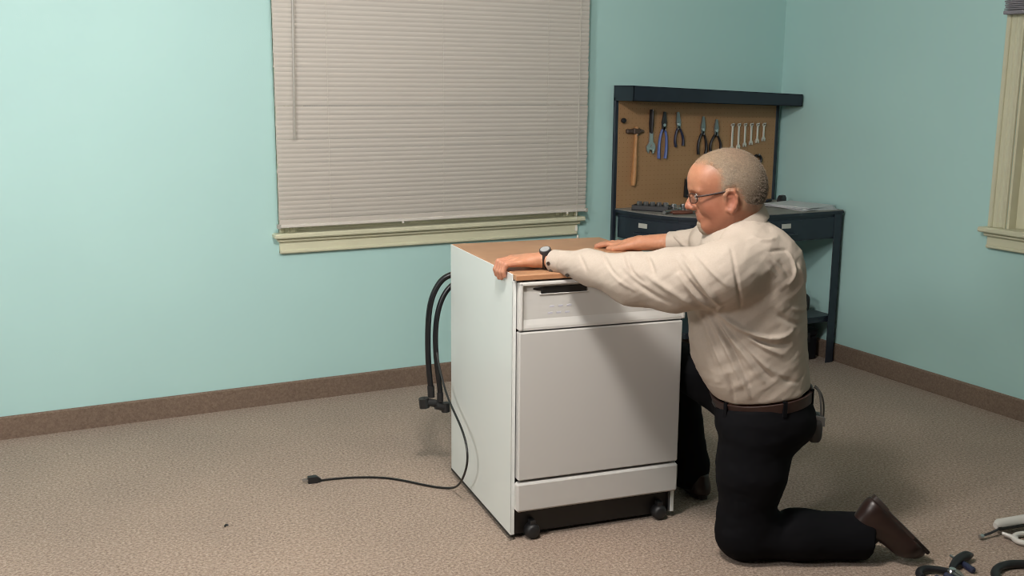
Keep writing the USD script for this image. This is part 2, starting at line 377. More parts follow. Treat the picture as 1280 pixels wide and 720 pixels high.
# hoses and cord leave the back
def hose(pts, r, name):
    return obj(name, tube(spline(pts, 48), r, 10), 'hose_black', dw, smooth=50)
h1 = hose([(.09, DD + .02, .80), (.011, DD + .03, .782), (-.024, DD + .045, .758), (-.058, DD + .052, .695), (-.073, DD + .054, .61), (-.076, DD + .054, .485), (-.071, DD + .054, .39), (-.064, DD + .054, .325)], .0115, 'fill_hose')
h2 = hose([(.08, DD + .02, .765), (.011, DD + .04, .735), (-.024, DD + .044, .682), (-.044, DD + .04, .615), (-.051, DD + .036, .54), (-.048, DD + .034, .45), (-.039, DD + .034, .37), (-.033, DD + .034, .305)], .0105, 'drain_hose')
cp = [tube([(-.066, DD + .054, .345), (-.064, DD + .054, .30)], .014, 12), tube([(-.100, DD + .05, .288), (-.03, DD + .045, .270)], .0155, 12), tube([(-.096, DD + .05, .30), (-.092, DD + .05, .262)], .020, 12)]
obj('faucet_coupling', cp, 'rubber', h1)
obj('hose_end', [tube([(-.034, DD + .034, .32), (-.034, DD + .034, .285)], .0125, 10), tube([(-.052, DD + .034, .272), (-.008, DD + .034, .258)], .016, 12), tube([(-.014, DD + .034, .278), (-.012, DD + .034, .242)], .017, 10)], 'rubber', h2)
CP = [(-.046, DD + .04, .56), (-.048, DD + .02, .47), (-.05, .623, .409), (-.05, .541, .347), (-.05, .40, .290), (-.052, .315, .240), (-.054, .295, .188), (-.055, .335, .115), (-.050, .425, .044), (-.060, .50, .008), (-.105, .535, .0055),
      (-.18, .615, .0055), (-.27, .692, .0055), (-.40, .735, .0055), (-.495, .740, .0055)]
cd = obj('power_cord', tube(spline(CP, 90), .0042, 7), 'cord_black', dw, smooth=50)
obj('plug', [hull([(-.495, .735, .002), (-.495, .746, .002), (-.495, .735, .012), (-.495, .746, .012), (-.512, .728, .001), (-.512, .753, .001), (-.512, .728, .026), (-.512, .753, .026), (-.545, .730, .001), (-.545, .752, .001), (-.545, .730, .025), (-.545, .752, .025)])], 'rubber', cd)
obj('prong', [box(-.566, -.544, .734, .7355, .010, .017), box(-.566, -.544, .747, .7485, .010, .017)], 'chrome', cd)

# ------------------------------------------------------------------ workbench in the corner
wb = thing('workbench', 'dark blue steel workbench with a pegboard back standing in the corner', 'workbench')
def rounded_corner(inset):
    P = [(-1.135, -.03), (-1.128, -.14), (-1.108, -.26), (-1.075, -.37), (-1.03, -.46), (-.96, -.52), (-.86, -.553), (-.70, -.571), (-.50, -.579), (-.03, -.581), (-.03, -.03)]
    if not inset: return P
    from shapely.geometry import Polygon
    return list(np.asarray(Polygon(P).buffer(-inset).exterior.coords)[:-1])
tp = obj('bench_top', prism(rounded_corner(0), .822, .842, .004), 'bench_steel', wb)
obj('work_surface', prism(rounded_corner(.002), .8385, .8435, .001), 'bench_surface', tp)
obj('apron', prism(rounded_corner(.014), .69, .822), 'bench_steel', wb)
def curved_front(s0, s1, z0, z1, out, t=.012):
    """a panel that follows the front curve between two fractions of its length"""
    P = np.array(rounded_corner(0)[:-1]); d = np.r_[0, np.cumsum(np.linalg.norm(np.diff(P, axis=0), axis=1))] / np.linalg.norm(np.diff(P, axis=0), axis=1).sum()
    s = np.linspace(s0, s1, 14); Q = np.stack([np.interp(s, d, P[:, 0]), np.interp(s, d, P[:, 1])], 1)
    T = np.gradient(Q, axis=0); T /= np.linalg.norm(T, axis=1, keepdims=True); N = np.stack([T[:, 1], -T[:, 0]], 1)
    N = np.where((N @ np.array([-.7, -.7]))[:, None] < 0, -N, N)
    return prism(np.vstack([Q + N * (out - .014), (Q + N * (out - t - .014))[::-1]]), z0, z1), Q, N
for (s0, s1) in ((.03, .44), (.46, .97)):
    mm, Q, N = curved_front(s0, s1, .70, .806, .008, .014)
    dr = obj('drawer', mm, 'bench_steel', wb)
    k = 4 if s0 < .1 else 7
    t = np.array([N[k][1], -N[k][0]])
    c = Q[k] - N[k] * .0055; pts = [(*(c + t * a + N[k] * b), z) for a in (-.03, .03) for b in (0, .003) for z in (.763, .787)]
    obj('label_plate', hull(pts), 'label_paper', dr)
    pts = spline([(*(Q[k + j] - N[k + j] * .004 + N[k + j] * o), .733) for j, o in ((-1, .0), (-1, .018), (0, .022), (1, .018), (1, .0))], 14)
    obj('drawer_pull', tube(pts, .005, 6), 'bench_steel', dr)
def leg(x, y, sx, sy, z1=.822, w=.045, name='leg'):
    m = [cbox(min(x, x + sx * w), max(x, x + sx * w), min(y, y + sy * .004), max(y, y + sy * .004), 0, z1, .001), cbox(min(x, x + sx * .004), max(x, x + sx * .004), min(y, y + sy * w), max(y, y + sy * w), 0, z1, .001)]
    obj(name, m, 'bench_steel', wb)
leg(-.034, -.577, -1, 1, w=.055); leg(-1.02, -.45, 1, 1); leg(-.034, -.034, -1, -1)
obj('back_post', cbox(-1.149, -1.127, -.034, -.016, 0, 1.43, .002), 'bench_steel', wb)
obj('back_post', cbox(-.058, -.034, -.034, -.016, .84, 1.43, .002), 'bench_steel', wb)
for y in (-.545, -.06):
    obj('shelf_rail', cbox(-1.03, -.04, y - .012, y + .012, .228, .252, .001), 'bench_steel', wb)
obj('lower_shelf', cbox(-1.03, -.036, -.56, -.05, .252, .262, .002), 'bench_steel', wb)
pb = obj('pegboard', cbox(-1.128, -.057, -.031, -.020, .842, 1.43, .001), 'bench_steel', wb)
# pegboard holes: small round dark discs let into the board in a 1 inch grid (stuff: past counting)
mat('hole_brown', (.27, .15, .066), .8)
mat('pegboard_fibre', (.40, .235, .115), .6, noise=(3.5, (.36, .205, .098), .3, .7))
UsdShade.MaterialBindingAPI(pb).Bind(M['pegboard_fibre'])
hv, hf, base = [], [], 0
th = np.arange(6) / 6 * 2 * np.pi
for gx in np.arange(-1.115, -.065, .0254):
    for gz in np.arange(.86, 1.415, .0254):
        hv.append(np.stack([gx + .0028 * np.cos(th), np.full(6, -.0313), gz + .0028 * np.sin(th)], 1)); hf += [(base, base + i, base + i + 1) for i in range(1, 5)]; base += 6
ph = obj('peg_hole', trimesh.Trimesh(np.vstack(hv), hf, process=False), 'hole_brown', wb); tag(ph, kind='stuff')
# hood: front face droops a little to the right, hollow below
def hood():
    L, R = -1.149, -.022; yb, yf = -.018, -.203
    zt = lambda x: 1.489 - .042 * (x - L) / (R - L); zb = lambda x: 1.411 - .030 * (x - L) / (R - L)
    slab = lambda x0, x1, y0, y1, lo, hi: hull([(x, y, z(x)) for x in (x0, x1) for y in (y0, y1) for z in (lo, hi)])
    t = .003
    return [slab(L, R, yf, yb, lambda x: zt(x) - t, zt), slab(L, R, yf, yf + t, zb, zt), slab(L, L + t, yf, yb, zb, zt), slab(R - t, R, yf, yb, zb, zt), slab(L, R, yf, yf + .02, zb, lambda x: zb(x) + t), slab(L, R, yb - t, yb, zb, zt)]
hd = obj('hood', hood(), 'bench_steel', wb)
obj('lamp_housing', cbox(-.95, -.20, -.135, -.075, 1.415, 1.442, .006), 'bench_surface', hd)

# ------------------------------------------------------------------ tools on the pegboard (each local: origin at its hook, z up, y towards the board)
PY = -.042
def hook(o, x=0, z=0):
    obj('peg_hook', tube(spline([(x, .012, z), (x, -.004, z), (x, -.012, z - .002), (x, -.014, z + .008)], 10), .002, 5), 'dull_steel', o)
t = thing('hammer', 'wooden-handled hammer hanging head up at the left of the pegboard', 'hammer', (-1.018, PY, 1.262))
obj('handle', tube([(0, 0, .012), (0, 0, -.04), (-.002, 0, -.09), (-.004, 0, -.18), (-.007, 0, -.26), (-.008, 0, -.300)], [.013, .013, .0125, .0165, .0185, .014], 12, .75), 'hammer_wood', t, smooth=50)
obj('hammer_head', [cbox(-.062, -.018, -.011, .011, -.022, .000, .004), cbox(-.02, .018, -.014, .013, -.026, .004, .004), hull([(.016, -.011, -.020), (.016, .010, -.020), (.016, -.011, .002), (.016, .010, .002), (.046, -.010, -.012), (.046, .010, -.012), (.046, -.010, -.007), (.046, .010, -.007)])], 'hammer_head', t)
hook(t, 0, -.034)
t = thing('knob', 'small dark round knob on the pegboard above the hammer', 'knob', (-1.099, PY, 1.307))
obj('cap', move(lathe([(0, -.011), (.010, -.011), (.0135, -.006), (.0135, .006), (.010, .011), (0, .011)], 14), (0, 0, 0), (1, 0, 0), math.pi / 2), 'grip_black', t)
obj('stem', tube([(0, 0, 0), (0, .02, 0)], .004, 6), 'dull_steel', t)
t = thing('adjustable_wrench', 'adjustable wrench with black grip and chrome jaw hanging jaw down', 'wrench', (-.923, PY, 1.352))
obj('grip', tube([(0, 0, .012), (0, 0, -.0), (-.001, 0, -.06), (0, 0, -.115)], [.012, .018, .019, .014], 10, .5), 'grip_black', t, smooth=50)
j = prism([(-.011, 0), (.011, 0), (.013, -.05), (.026, -.062), (.030, -.085), (.022, -.107), (.010, -.114), (.006, -.094), (-.008, -.09), (-.014, -.11), (-.026, -.098), (-.030, -.075), (-.013, -.052)], -.006, .006, .0015)
obj('jaw', local((0, 0, -.110), (1, 0, 0), (0, 0, 1), (0, -1, 0), j), 'chrome', t)
obj('worm_screw', tube([(.002, -.001, -.186), (.002, -.001, -.172)], .0075, 8), 'dull_steel', t)
hook(t, 0, .004)
def pliers(name, label, x, z, L, spread, grip, nose, group=None, lean=0, fat=.0095):
    """hangs nose up: nose jaws above the pivot, two curved grips below"""
    t = thing(name, label, 'pliers', (x, PY, z), 0, group)
    R = trimesh.transformations.rotation_matrix(lean, (0, 1, 0))
    for s in (-1, 1):
        w = spread * s
        g = tube(spline([(s * .008, 0, -nose - .020), (w * .75, 0, -nose - .05), (w, 0, -nose - .05 - (L - nose - .05) * .5), (w * .85, 0, -L)], 14), np.linspace(.0075, fat, 14), 8, .75); g.apply_transform(R)
        obj('grip', g, grip, t, smooth=50)
        j = hull([(0, -.004, 0), (s * .006, -.004, 0), (0, .004, 0), (s * .006, .004, 0), (0, -.005, -nose * .75), (s * .015, -.005, -nose * .75), (0, .005, -nose * .75), (s * .015, .005, -nose * .75), (s * .009, -.005, -nose - .022), (-s * .006, -.005, -nose - .02), (s * .009, .005, -nose - .022), (-s * .006, .005, -nose - .02)]); j.apply_transform(R)
        obj('jaw', j, 'dark_steel' if grip == 'grip_blue' else 'dull_steel', t)
    p = tube([(0, -.008, -nose + .004), (0, .007, -nose + .004)], .0085, 10); p.apply_transform(R)
    obj('pivot', p, 'chrome', t)
    hook(t, 0, -nose - .024)
    return t
pliers('pliers', 'blue-handled pliers on the pegboard beside the adjustable wrench', -.838, 1.352, .250, .024, 'grip_blue', .075, lean=.03, fat=.011)
pliers('pliers', 'black-handled pliers hanging right of the blue-handled pair', -.752, 1.350, .185, .027, 'grip_navy', .07, lean=-.10)
pliers('pliers', 'long-nosed black pliers, left one of the middle pegboard pair', -.580, 1.325, .205, .028, 'grip_black', .075)
pliers('pliers', 'black splayed pliers hanging just left of the chrome wrenches', -.488, 1.308, .178, .036, 'grip_black', .065)
names = ['longest chrome wrench, first in the row of six', 'second longest chrome wrench in the hanging row', 'third chrome wrench from the left in the row', 'fourth chrome wrench from the left in the row', 'fifth chrome wrench, next to the shortest in the row', 'shortest chrome wrench, last in the row of six']
for i in range(6):
    L = .134 - .0098 * i
    t = thing('combination_wrench', names[i], 'wrench', (-.374 + i * .0447, PY, 1.279), 0, 'row of chrome wrenches on the pegboard')
    obj('shank', cbox(-.0058, .0058, -.003, .003, -L + .012, -.008, .001), 'wrench_steel', t)
    ring = m3.CrossSection.circle(.0105, 14) - m3.CrossSection.circle(.0055, 10)
    v, f, _ = meshkit.arrays(ring.extrude(.007)); obj('ring_end', local((0, .0035, -.004), (1, 0, 0), (0, 0, 1), (0, -1, 0), trimesh.Trimesh(v, f)), 'wrench_steel', t)
    jw = prism([(-.006, .014), (.006, .014), (.0128, .003), (.011, -.011), (.005, -.011), (.0045, -.001), (-.0045, -.001), (-.005, -.011), (-.011, -.011), (-.0128, .003)], -.0035, .0035)
    obj('open_end', local((0, 0, -L), (1, 0, 0), (0, 0, 1), (0, -1, 0), jw), 'wrench_steel', t)
    hook(t, 0, -.0)
t = thing('spring_clamp', 'dark spring clamp hanging at the right below the chrome wrenches', 'clamp', (-.185, PY, 1.105))
for s in (-1, 1):
    obj('arm', tube(spline([(s * .006, 0, 0), (s * .025, 0, -.03), (s * .012, 0, -.06), (s * .022, 0, -.095)], 12), np.linspace(.010, .007, 12), 8, .8), 'grip_black', t, smooth=50)
obj('spring', tube([(0, -.012, -.05), (0, .010, -.05)], .009, 10), 'dark_steel', t)
hook(t)
t = thing('utility_knife', 'small dark utility knife hanging low in the middle of the pegboard', 'knife', (-.673, PY, .985))
obj('handle', hull([(-.012, -.007, 0), (.012, -.007, 0), (-.012, .007, 0), (.012, .007, 0), (-.016, -.006, -.10), (.009, -.006, -.105), (-.016, .006, -.10), (.009, .006, -.105)]), 'grip_black', t)
obj('blade', box(-.004, .004, -.001, .001, -.0, .012), 'dull_steel', t)
hook(t, 0, .004)

# ------------------------------------------------------------------ things on the bench
ZB = .8435
def on_bench(name, label, cat, x, y, rz=0, group=None): return thing(name, label, cat, (x, y, ZB), rz, group)
t = on_bench('socket_tray', 'open black tray of chrome sockets on the left of the bench', 'tool tray', -1.0, -.19, -.9)
obj('tray', [cbox(-.10, .10, -.05, .05, 0, .008), cbox(-.10, .10, -.05, -.045, 0, .028), cbox(-.10, .10, .045, .05, 0, .028), cbox(-.10, -.095, -.05, .05, 0, .028), cbox(.095, .10, -.05, .05, 0, .028)], 'tray_grey', t)
for i in range(5):
    obj('socket', move(lathe([(0, 0), (.012, 0), (.0145, .004), (.0145, .034), (.010, .036), (.009, .020), (0, .020)], 14), (-.075 + i * .036, .008, .008)), 'chrome', t)
for k, (x, y, rr, hh) in enumerate(((-.90, -.24, .016, .034), (-.86, -.30, .013, .028), (-.955, -.265, .012, .026), (-.83, -.23, .018, .030), (-.80, -.33, .012, .022))):
    t = on_bench('loose_socket', ['tall chrome socket standing on the bench behind the tray', 'chrome socket on the bench nearest the small pliers', 'small chrome socket standing tight against the socket tray', 'widest chrome socket on the bench, toward the middle', 'shortest chrome socket on the bench, closest to the man'][k], 'socket', x, y, 0, 'loose sockets on the bench')
    obj('barrel', lathe([(0, 0), (rr - .001, 0), (rr, .002), (rr, hh - .002), (rr - .001, hh), (rr * .7, hh), (rr * .65, hh * .4), (0, hh * .4)], 14), 'chrome', t, smooth=40)
    obj('drive_ring', lathe([(rr + .0006, hh * .35), (rr + .0012, hh * .38), (rr + .0012, hh * .45), (rr + .0006, hh * .48)], 14), 'dull_steel', t)
t = on_bench('ratchet', 'chrome ratchet handle lying across the bench by the socket tray', 'ratchet', -.985, -.335, .5)
obj('handle', tube([(-.08, 0, .012), (-.05, 0, .012), (.04, 0, .012), (.07, 0, .014)], [.009, .011, .006, .008], 10), 'dull_steel', t, smooth=50)
obj('ratchet_head', move(lathe([(0, 0), (.017, 0), (.019, .006), (.019, .018), (.015, .024), (0, .024)], 16), (.082, 0, 0)), 'chrome', t)
t = on_bench('slip_joint_pliers', 'small pliers lying on the bench left of the man', 'pliers', -.90, -.40, -.3)
for s in (-1, 1):
    obj('grip', tube(spline([(0, s * .004, .009), (-.05, s * .02, .009), (-.11, s * .018, .009)], 10), .0075, 8), 'red_brown', t, smooth=50)
obj('jaw', hull([(0, -.014, .002), (0, .014, .002), (.05, -.005, .004), (.05, .005, .004), (0, -.014, .015), (0, .014, .015), (.05, -.005, .012), (.05, .005, .012)]), 'dull_steel', t)
t = on_bench('paper_stack', 'loose stack of pale papers on the right end of the bench', 'papers', -.17, -.40, .06)
for i in range(4):
    a = rng.normal(0, .12); q = cbox(-.12, .12, -.145, .145, i * .0045, i * .0045 + .004, .0005); q.apply_transform(trimesh.transformations.rotation_matrix(a, (0, 0, 1))); q.apply_translation((rng.normal(0, .008), rng.normal(0, .008), 0))
    obj('sheet', q, 'paper', t)
t = on_bench('marker_pen', 'dark blue marker pen lying behind the papers on the bench', 'pen', -.20, -.13, .25)
obj('barrel', tube([(-.06, 0, .009), (.03, 0, .009)], .0085, 10), 'grip_navy', t); obj('cap', tube([(.03, 0, .009), (.068, 0, .009), (.075, 0, .009)], [.0095, .009, .005], 10), 'grip_black', t)
t = on_bench('tape_measure', 'small dark tape measure on the bench by the right post', 'tape measure', -.13, -.20, .3)
obj('case', prism([(-.03, 0), (.03, 0), (.03, .03), (.02, .045), (-.015, .045), (-.03, .03)], 0, .028, .004).apply_transform(np.array([[1, 0, 0, 0], [0, 0, -1, .014], [0, 1, 0, 0], [0, 0, 0, 1.]])), 'dark_steel', t)
obj('blade_tab', box(.029, .036, -.006, .006, .001, .006), 'chrome', t)
# under the bench
t = thing('tool_bag', 'black soft tool bag on the lower shelf of the bench', 'bag', (-.21, -.42, .262))
q = trimesh.creation.icosphere(3, 1.0); d = np.sign(q.vertices) * np.abs(q.vertices) ** .6; q.vertices = d * (.075, .085, .062) + (0, 0, .06)
q.vertices += (meshkit.fbm(q.vertices * 22, 3)[:, None] - .5) * .014 * np.sign(q.vertices - (0, 0, .06)); q.vertices[:, 2] = np.maximum(q.vertices[:, 2], 0)
obj('body', q, 'pouch_fabric', t, smooth=True)
obj('handle', tube(spline([(-.04, 0, .11), (-.03, 0, .145), (.03, 0, .145), (.04, 0, .11)], 14), .006, 6), 'pouch_fabric', t)
t = thing('toolbox', 'black toolbox on the floor under the bench shelf', 'toolbox', (-.262, -.36, 0))
obj('box', cbox(-.19, .19, -.13, .13, 0, .130, .008), 'grip_black', t); obj('lid', cbox(-.193, .193, -.133, .133, .133, .178, .012), 'grip_black', t)
obj('handle', tube(spline([(-.07, 0, .172), (-.06, 0, .202), (.06, 0, .202), (.07, 0, .172)], 16), .008, 8), 'grip_black', t)
for x in (-.11, .11): obj('latch', cbox(x - .018, x + .018, -.14, -.129, .105, .155, .002), 'dark_steel', t)

# ------------------------------------------------------------------ things on the floor at the lower right
def floor_pliers(name, label, x, y, rz, sp, grip, L=.12):
    t = thing(name, label, 'pliers', (x, y, 0), rz)
    for s in (-1, 1):
        obj('grip', tube(spline([(.005, s * .006, .012), (-.03, s * (.012 + sp * .4), .013), (-.075, s * sp, .014), (-L, s * sp * .95, .013)], 16), np.linspace(.007, .0115, 16), 9), grip, t, smooth=50)
        obj('jaw', hull([(0, -s * .004, .004), (0, s * .014, .004), (.02, s * .016, .004), (.06, s * .004, .006), (.06, s * .001, .006), (0, -s * .004, .02), (0, s * .014, .02), (.02, s * .016, .02), (.06, s * .004, .016), (.06, s * .001, .016)]), 'chrome', t)
    obj('pivot', tube([(.008, 0, .002), (.008, 0, .024)], .009, 12), 'chrome', t)
    return t
t = thing('pliers', 'wide-open black-handled pliers lying on the carpet beside the brown shoe', 'pliers', (-1.575, -2.695, 0))
for s, P, rr in ((-1, [(.004, .004, .014), (-.030, .034, .016), (-.068, .052, .017), (-.100, .040, .015), (-.112, .014, .014)], np.linspace(.009, .0125, 22)), (1, [(.0, .004, .014), (.040, .028, .020), (.092, .046, .023), (.150, .050, .020)], np.r_[np.linspace(.009, .0165, 18), .0155, .013, .010, .006])):
    obj('grip', tube(spline(P, 22), rr, 10), 'grip_black', t, smooth=50)
    obj('jaw', hull([(s * .002, .012, .004), (s * .016, .006, .004), (s * .020, -.012, .005), (s * .006, -.050, .006), (s * .002, -.05, .006), (s * .002, .012, .022), (s * .016, .006, .022), (s * .020, -.012, .020), (s * .006, -.050, .015), (s * .002, -.05, .015)]), 'chrome', t)
obj('pivot', tube([(.0, .0, .002), (.0, .0, .027)], .0105, 12), 'chrome', t)
floor_pliers('pliers', 'dark blue pliers at the bottom edge of the carpet view', -1.63, -2.80, math.radians(-90), .022, 'grip_navy', .10)
t = thing('nut_driver', 'short chrome-tipped nut driver between the pliers on the carpet', 'nut driver', (-1.478, -2.628, 0), math.radians(75))
obj('shaft', tube([(-.03, 0, .008), (.03, 0, .008)], .004, 8), 'chrome', t); obj('handle', tube([(-.03, 0, .011), (-.055, 0, .011), (-.085, 0, .011), (-.09, 0, .011)], [.008, .011, .011, .006], 10), 'grip_navy', t, smooth=40)
# white tool with a loop handle
t = thing('caulking_gun', 'white and black hand tool with looped grip on the carpet at right', 'hand tool', (-1.262, -2.545, 0), math.radians(-5))
obj('barrel', tube([(.075, .012, .032), (.09, .012, .034), (.30, .0, .036), (.32, 0, .036)], [.010, .019, .020, .012], 12), 'white_plastic', t, smooth=45)
obj('stripe', tube([(.078, -.004, .026), (.30, -.018, .028)], .0065, 8), 'slot_black', t)
obj('shank', tube([(.0, -.005, .014), (.04, -.004, .018), (.085, .0, .026)], .0042, 8), 'dark_steel', t)
obj('tip', tube([(-.010, -.0055, .013), (.004, -.005, .014)], .0075, 10), 'chrome', t)
th = np.linspace(0, 2 * np.pi, 25)
obj('loop_grip', tube(np.stack([.135 + .052 * np.cos(th), -.075 + .038 * np.sin(th), np.full(25, .012)], 1), .010, 8), 'white_plastic', t, smooth=50)
obj('trigger', tube([(.075, -.02, .018), (.09, -.05, .014), (.10, -.062, .012)], [.006, .009, .007], 8), 'white_plastic', t, smooth=45)
t = thing('cable_coil', 'thick black cable curving over the carpet at the lower right', 'cable')
obj('cable', tube(spline([(-1.56, -2.86, .014), (-1.50, -2.80, .014), (-1.455, -2.755, .014), (-1.40, -2.735, .014), (-1.35, -2.742, .014), (-1.28, -2.775, .014), (-1.18, -2.80, .014), (-1.08, -2.79, .014)], 40), .013, 10), 'rubber', t, smooth=50)
lint = obj('lint', [tube(spline([(-3.515, -1.325, .003), (-3.509, -1.318, .006), (-3.503, -1.321, .003)], 8), .0035, 5)], 'slot_black'); tag(lint, 'tiny dark scrap lying on the empty carpet at left', 'scrap')

# ------------------------------------------------------------------ the man: everything in his own frame, x ahead, y to his left, z up, origin at his left knee on the carpet
MA = math.atan2(.4584, -.8887)
man = thing('person', 'kneeling man in a beige long-sleeved shirt and black trousers gripping the wooden top', 'person', (-2.094, -2.289, 0), MA)

def smin(a, b, k):
    h = np.clip(k - np.abs(a - b), 0, None) / k
    return np.minimum(a, b) - h * h * k * .25

def d_cap(P, a, b, ra, rb, sq=None):
    """round cone; sq = (axis, factor) squeezes the distance across one direction"""
    a, b = np.asarray(a, float), np.asarray(b, float); ba = b - a
    q = P - a; t = np.clip(q @ ba / (ba @ ba + 1e-12), 0, 1); v = q - t[..., None] * ba
    if sq is not None:
        n = np.asarray(sq[0], float); n = n / np.linalg.norm(n); s = v @ n; v = v + (s * (1 / sq[1] - 1))[..., None] * n
    return np.linalg.norm(v, axis=-1) - (ra + (rb - ra) * t)

def d_ell(P, c, r, R=None):
    q = P - np.asarray(c, float)
    if R is not None: q = q @ R
    r = np.asarray(r, float); k0 = np.linalg.norm(q / r, axis=-1); k1 = np.linalg.norm(q / r ** 2, axis=-1)
    return k0 * (k0 - 1) / np.maximum(k1, 1e-9)

def cap(a, b, ra, rb=None, k=.02, sq=None, op='u'): return (op, k, np.minimum(a, b) - max(ra, rb or ra), np.maximum(a, b) + max(ra, rb or ra), lambda P: d_cap(P, a, b, ra, rb if rb is not None else ra, sq))
def ell(c, r, k=.02, op='u', R=None): return (op, k, np.asarray(c, float) - max(r), np.asarray(c, float) + max(r), lambda P: d_ell(P, c, r, R))
def fun(f, k=.02, op='u', lo=(-9, -9, -9), hi=(9, 9, 9)): return (op, k, np.array(lo, float), np.array(hi, float), f)

def field(ops, lo, hi, h):
    """the smooth union (u), cut (s) or intersection (i) of the shapes on a grid"""
    ax = [np.arange(lo[k], hi[k] + h, h) for k in range(3)]
    D = np.full([len(a) for a in ax], .3)
    for op, k, blo, bhi, f in ops:
        pad = max(k, .01) + 2.5 * h
        sl = [slice(max(0, np.searchsorted(ax[i], blo[i] - pad) - 1), min(len(ax[i]), np.searchsorted(ax[i], bhi[i] + pad) + 1)) for i in range(3)]
        if any(s.start >= s.stop for s in sl): continue
        P = np.stack(np.meshgrid(*[ax[i][sl[i]] for i in range(3)], indexing='ij'), -1)
        d, v = D[tuple(sl)], f(P)
        D[tuple(sl)] = smin(d, v, k) if op == 'u' else -smin(-d, v, k) if op == 's' else -smin(-d, -v, k)
    return D, np.array(lo, float), h

def relax(m, it):
    """Taubin smoothing that keeps the volume"""
    from scipy.sparse import coo_matrix
    V = np.asarray(m.vertices).copy(); F = np.asarray(m.faces); n = len(V)
    i = np.r_[F[:, 0], F[:, 1], F[:, 2]]; j = np.r_[F[:, 1], F[:, 2], F[:, 0]]
    A = coo_matrix((np.ones(2 * len(i)), (np.r_[i, j], np.r_[j, i])), shape=(n, n)).tocsr(); A.data[:] = 1
    deg = np.maximum(np.asarray(A.sum(1)), 1)
    for _ in range(it):
        for k in (.5, -.52): V = V + k * ((A @ V) / deg - V)
    m.vertices = V

def nets(D, lo, h, it=4):
    """naive surface nets of D = 0, then light smoothing"""
    from scipy.ndimage import gaussian_filter
    D = gaussian_filter(np.pad(np.minimum(D, 4 * h), 1, constant_values=4 * h), .6); lo = lo - h
    S = D < 0; n = np.array(D.shape) - 1
    c = [S[i:i + n[0], j:j + n[1], k:k + n[2]] for i in (0, 1) for j in (0, 1) for k in (0, 1)]
    cnt = sum(x.astype(np.int8) for x in c); mixed = (cnt > 0) & (cnt < 8)
    idx = np.full(n, -1); cells = np.argwhere(mixed); idx[mixed] = np.arange(len(cells))
    acc, num = np.zeros((len(cells), 3)), np.zeros(len(cells))
    C = [(i, j, k) for i in (0, 1) for j in (0, 1) for k in (0, 1)]
    for a in C:
        for b in C:
            if sum(abs(x - y) for x, y in zip(a, b)) == 1 and a < b:
                da, db = D[tuple((cells + a).T)], D[tuple((cells + b).T)]; m = (da < 0) != (db < 0)
                t = da[m] / (da[m] - db[m])
                acc[m] += np.array(a) + t[:, None] * (np.array(b) - np.array(a)); num[m] += 1
    V = lo + h * (cells + acc / num[:, None]); F = []
    for k in range(3):
        u, v = [(1, 2), (2, 0), (0, 1)][k]
        A, B = S[tuple(slice(0, -1) if i == k else slice(1, -1) for i in range(3))], S[tuple(slice(1, None) if i == k else slice(1, -1) for i in range(3))]
        for flip, m in ((False, A & ~B), (True, ~A & B)):
            e = np.argwhere(m); off = np.ones(3, int); off[k] = 0; e = e + off
            q = []
            for du, dv in ((0, 0), (-1, 0), (-1, -1), (0, -1)):
                g = e.copy(); g[:, u] += du; g[:, v] += dv; q.append(idx[tuple(g.T)])
            q = np.stack(q, 1); q = q[:, ::-1] if flip else q
            F += [q[:, [0, 1, 2]], q[:, [0, 2, 3]]]
    m = trimesh.Trimesh(V, np.vstack(F), process=False)
    relax(m, it)
    return m

def man_mesh(ops, lo, hi, h, it=6): return nets(*field(ops, lo, hi, h), it)

# joints
SHL, ELL, WRL = np.array([.085, .095, .985]), np.array([.362, -.012, .922]), np.array([.615, -.205, .936])
SHR, ELR, WRR = np.array([.07, -.245, .985]), np.array([.035, -.50, .955]), np.array([.262, -.597, .935])
KNL, ANL = np.array([-.012, .0, .085]), np.array([-.40, .0, .079])
HPR, KNR, ANR = np.array([-.07, -.19, .46]), np.array([.138, -.495, .52]), np.array([.060, -.540, .10])
YC = -.085
ST = np.array([[.46, -.225, .070, .170], [.50, -.215, .068, .172], [.53, -.220, .088, .178], [.56, -.220, .112, .184], [.60, -.212, .136, .190], [.64, -.206, .152, .193], [.70, -.202, .163, .195], [.77, -.194, .169, .195], [.82, -.189, .168, .197],
               [.88, -.184, .162, .203], [.92, -.180, .155, .207], [.96, -.172, .145, .206], [1.0, -.148, .128, .195], [1.03, -.118, .110, .170], [1.06, -.085, .095, .125], [1.09, -.050, .08, .085], [1.12, -.03, .07, .065]])
def torso(P, inset=0.0):
    z = P[..., 2]; xb, xf, w = (np.interp(z, ST[:, 0], ST[:, i]) for i in (1, 2, 3))
    cx, rx, ry = (xb + xf) / 2, (xf - xb) / 2 - inset, w - inset
    qx, qy = np.abs(P[..., 0] - cx) / rx, np.abs(P[..., 1] - YC) / ry
    rho = (qx ** 2.3 + qy ** 2.3) ** (1 / 2.3)
    return (rho - 1) * np.minimum(rx, ry) * .9
hem = lambda P: P[..., 2] - (.537 - .20 * (P[..., 0] - .0) * .75)         # the belt line: higher at the back
TB = ((-.27, -.32, .44), (.22, .17, 1.14))

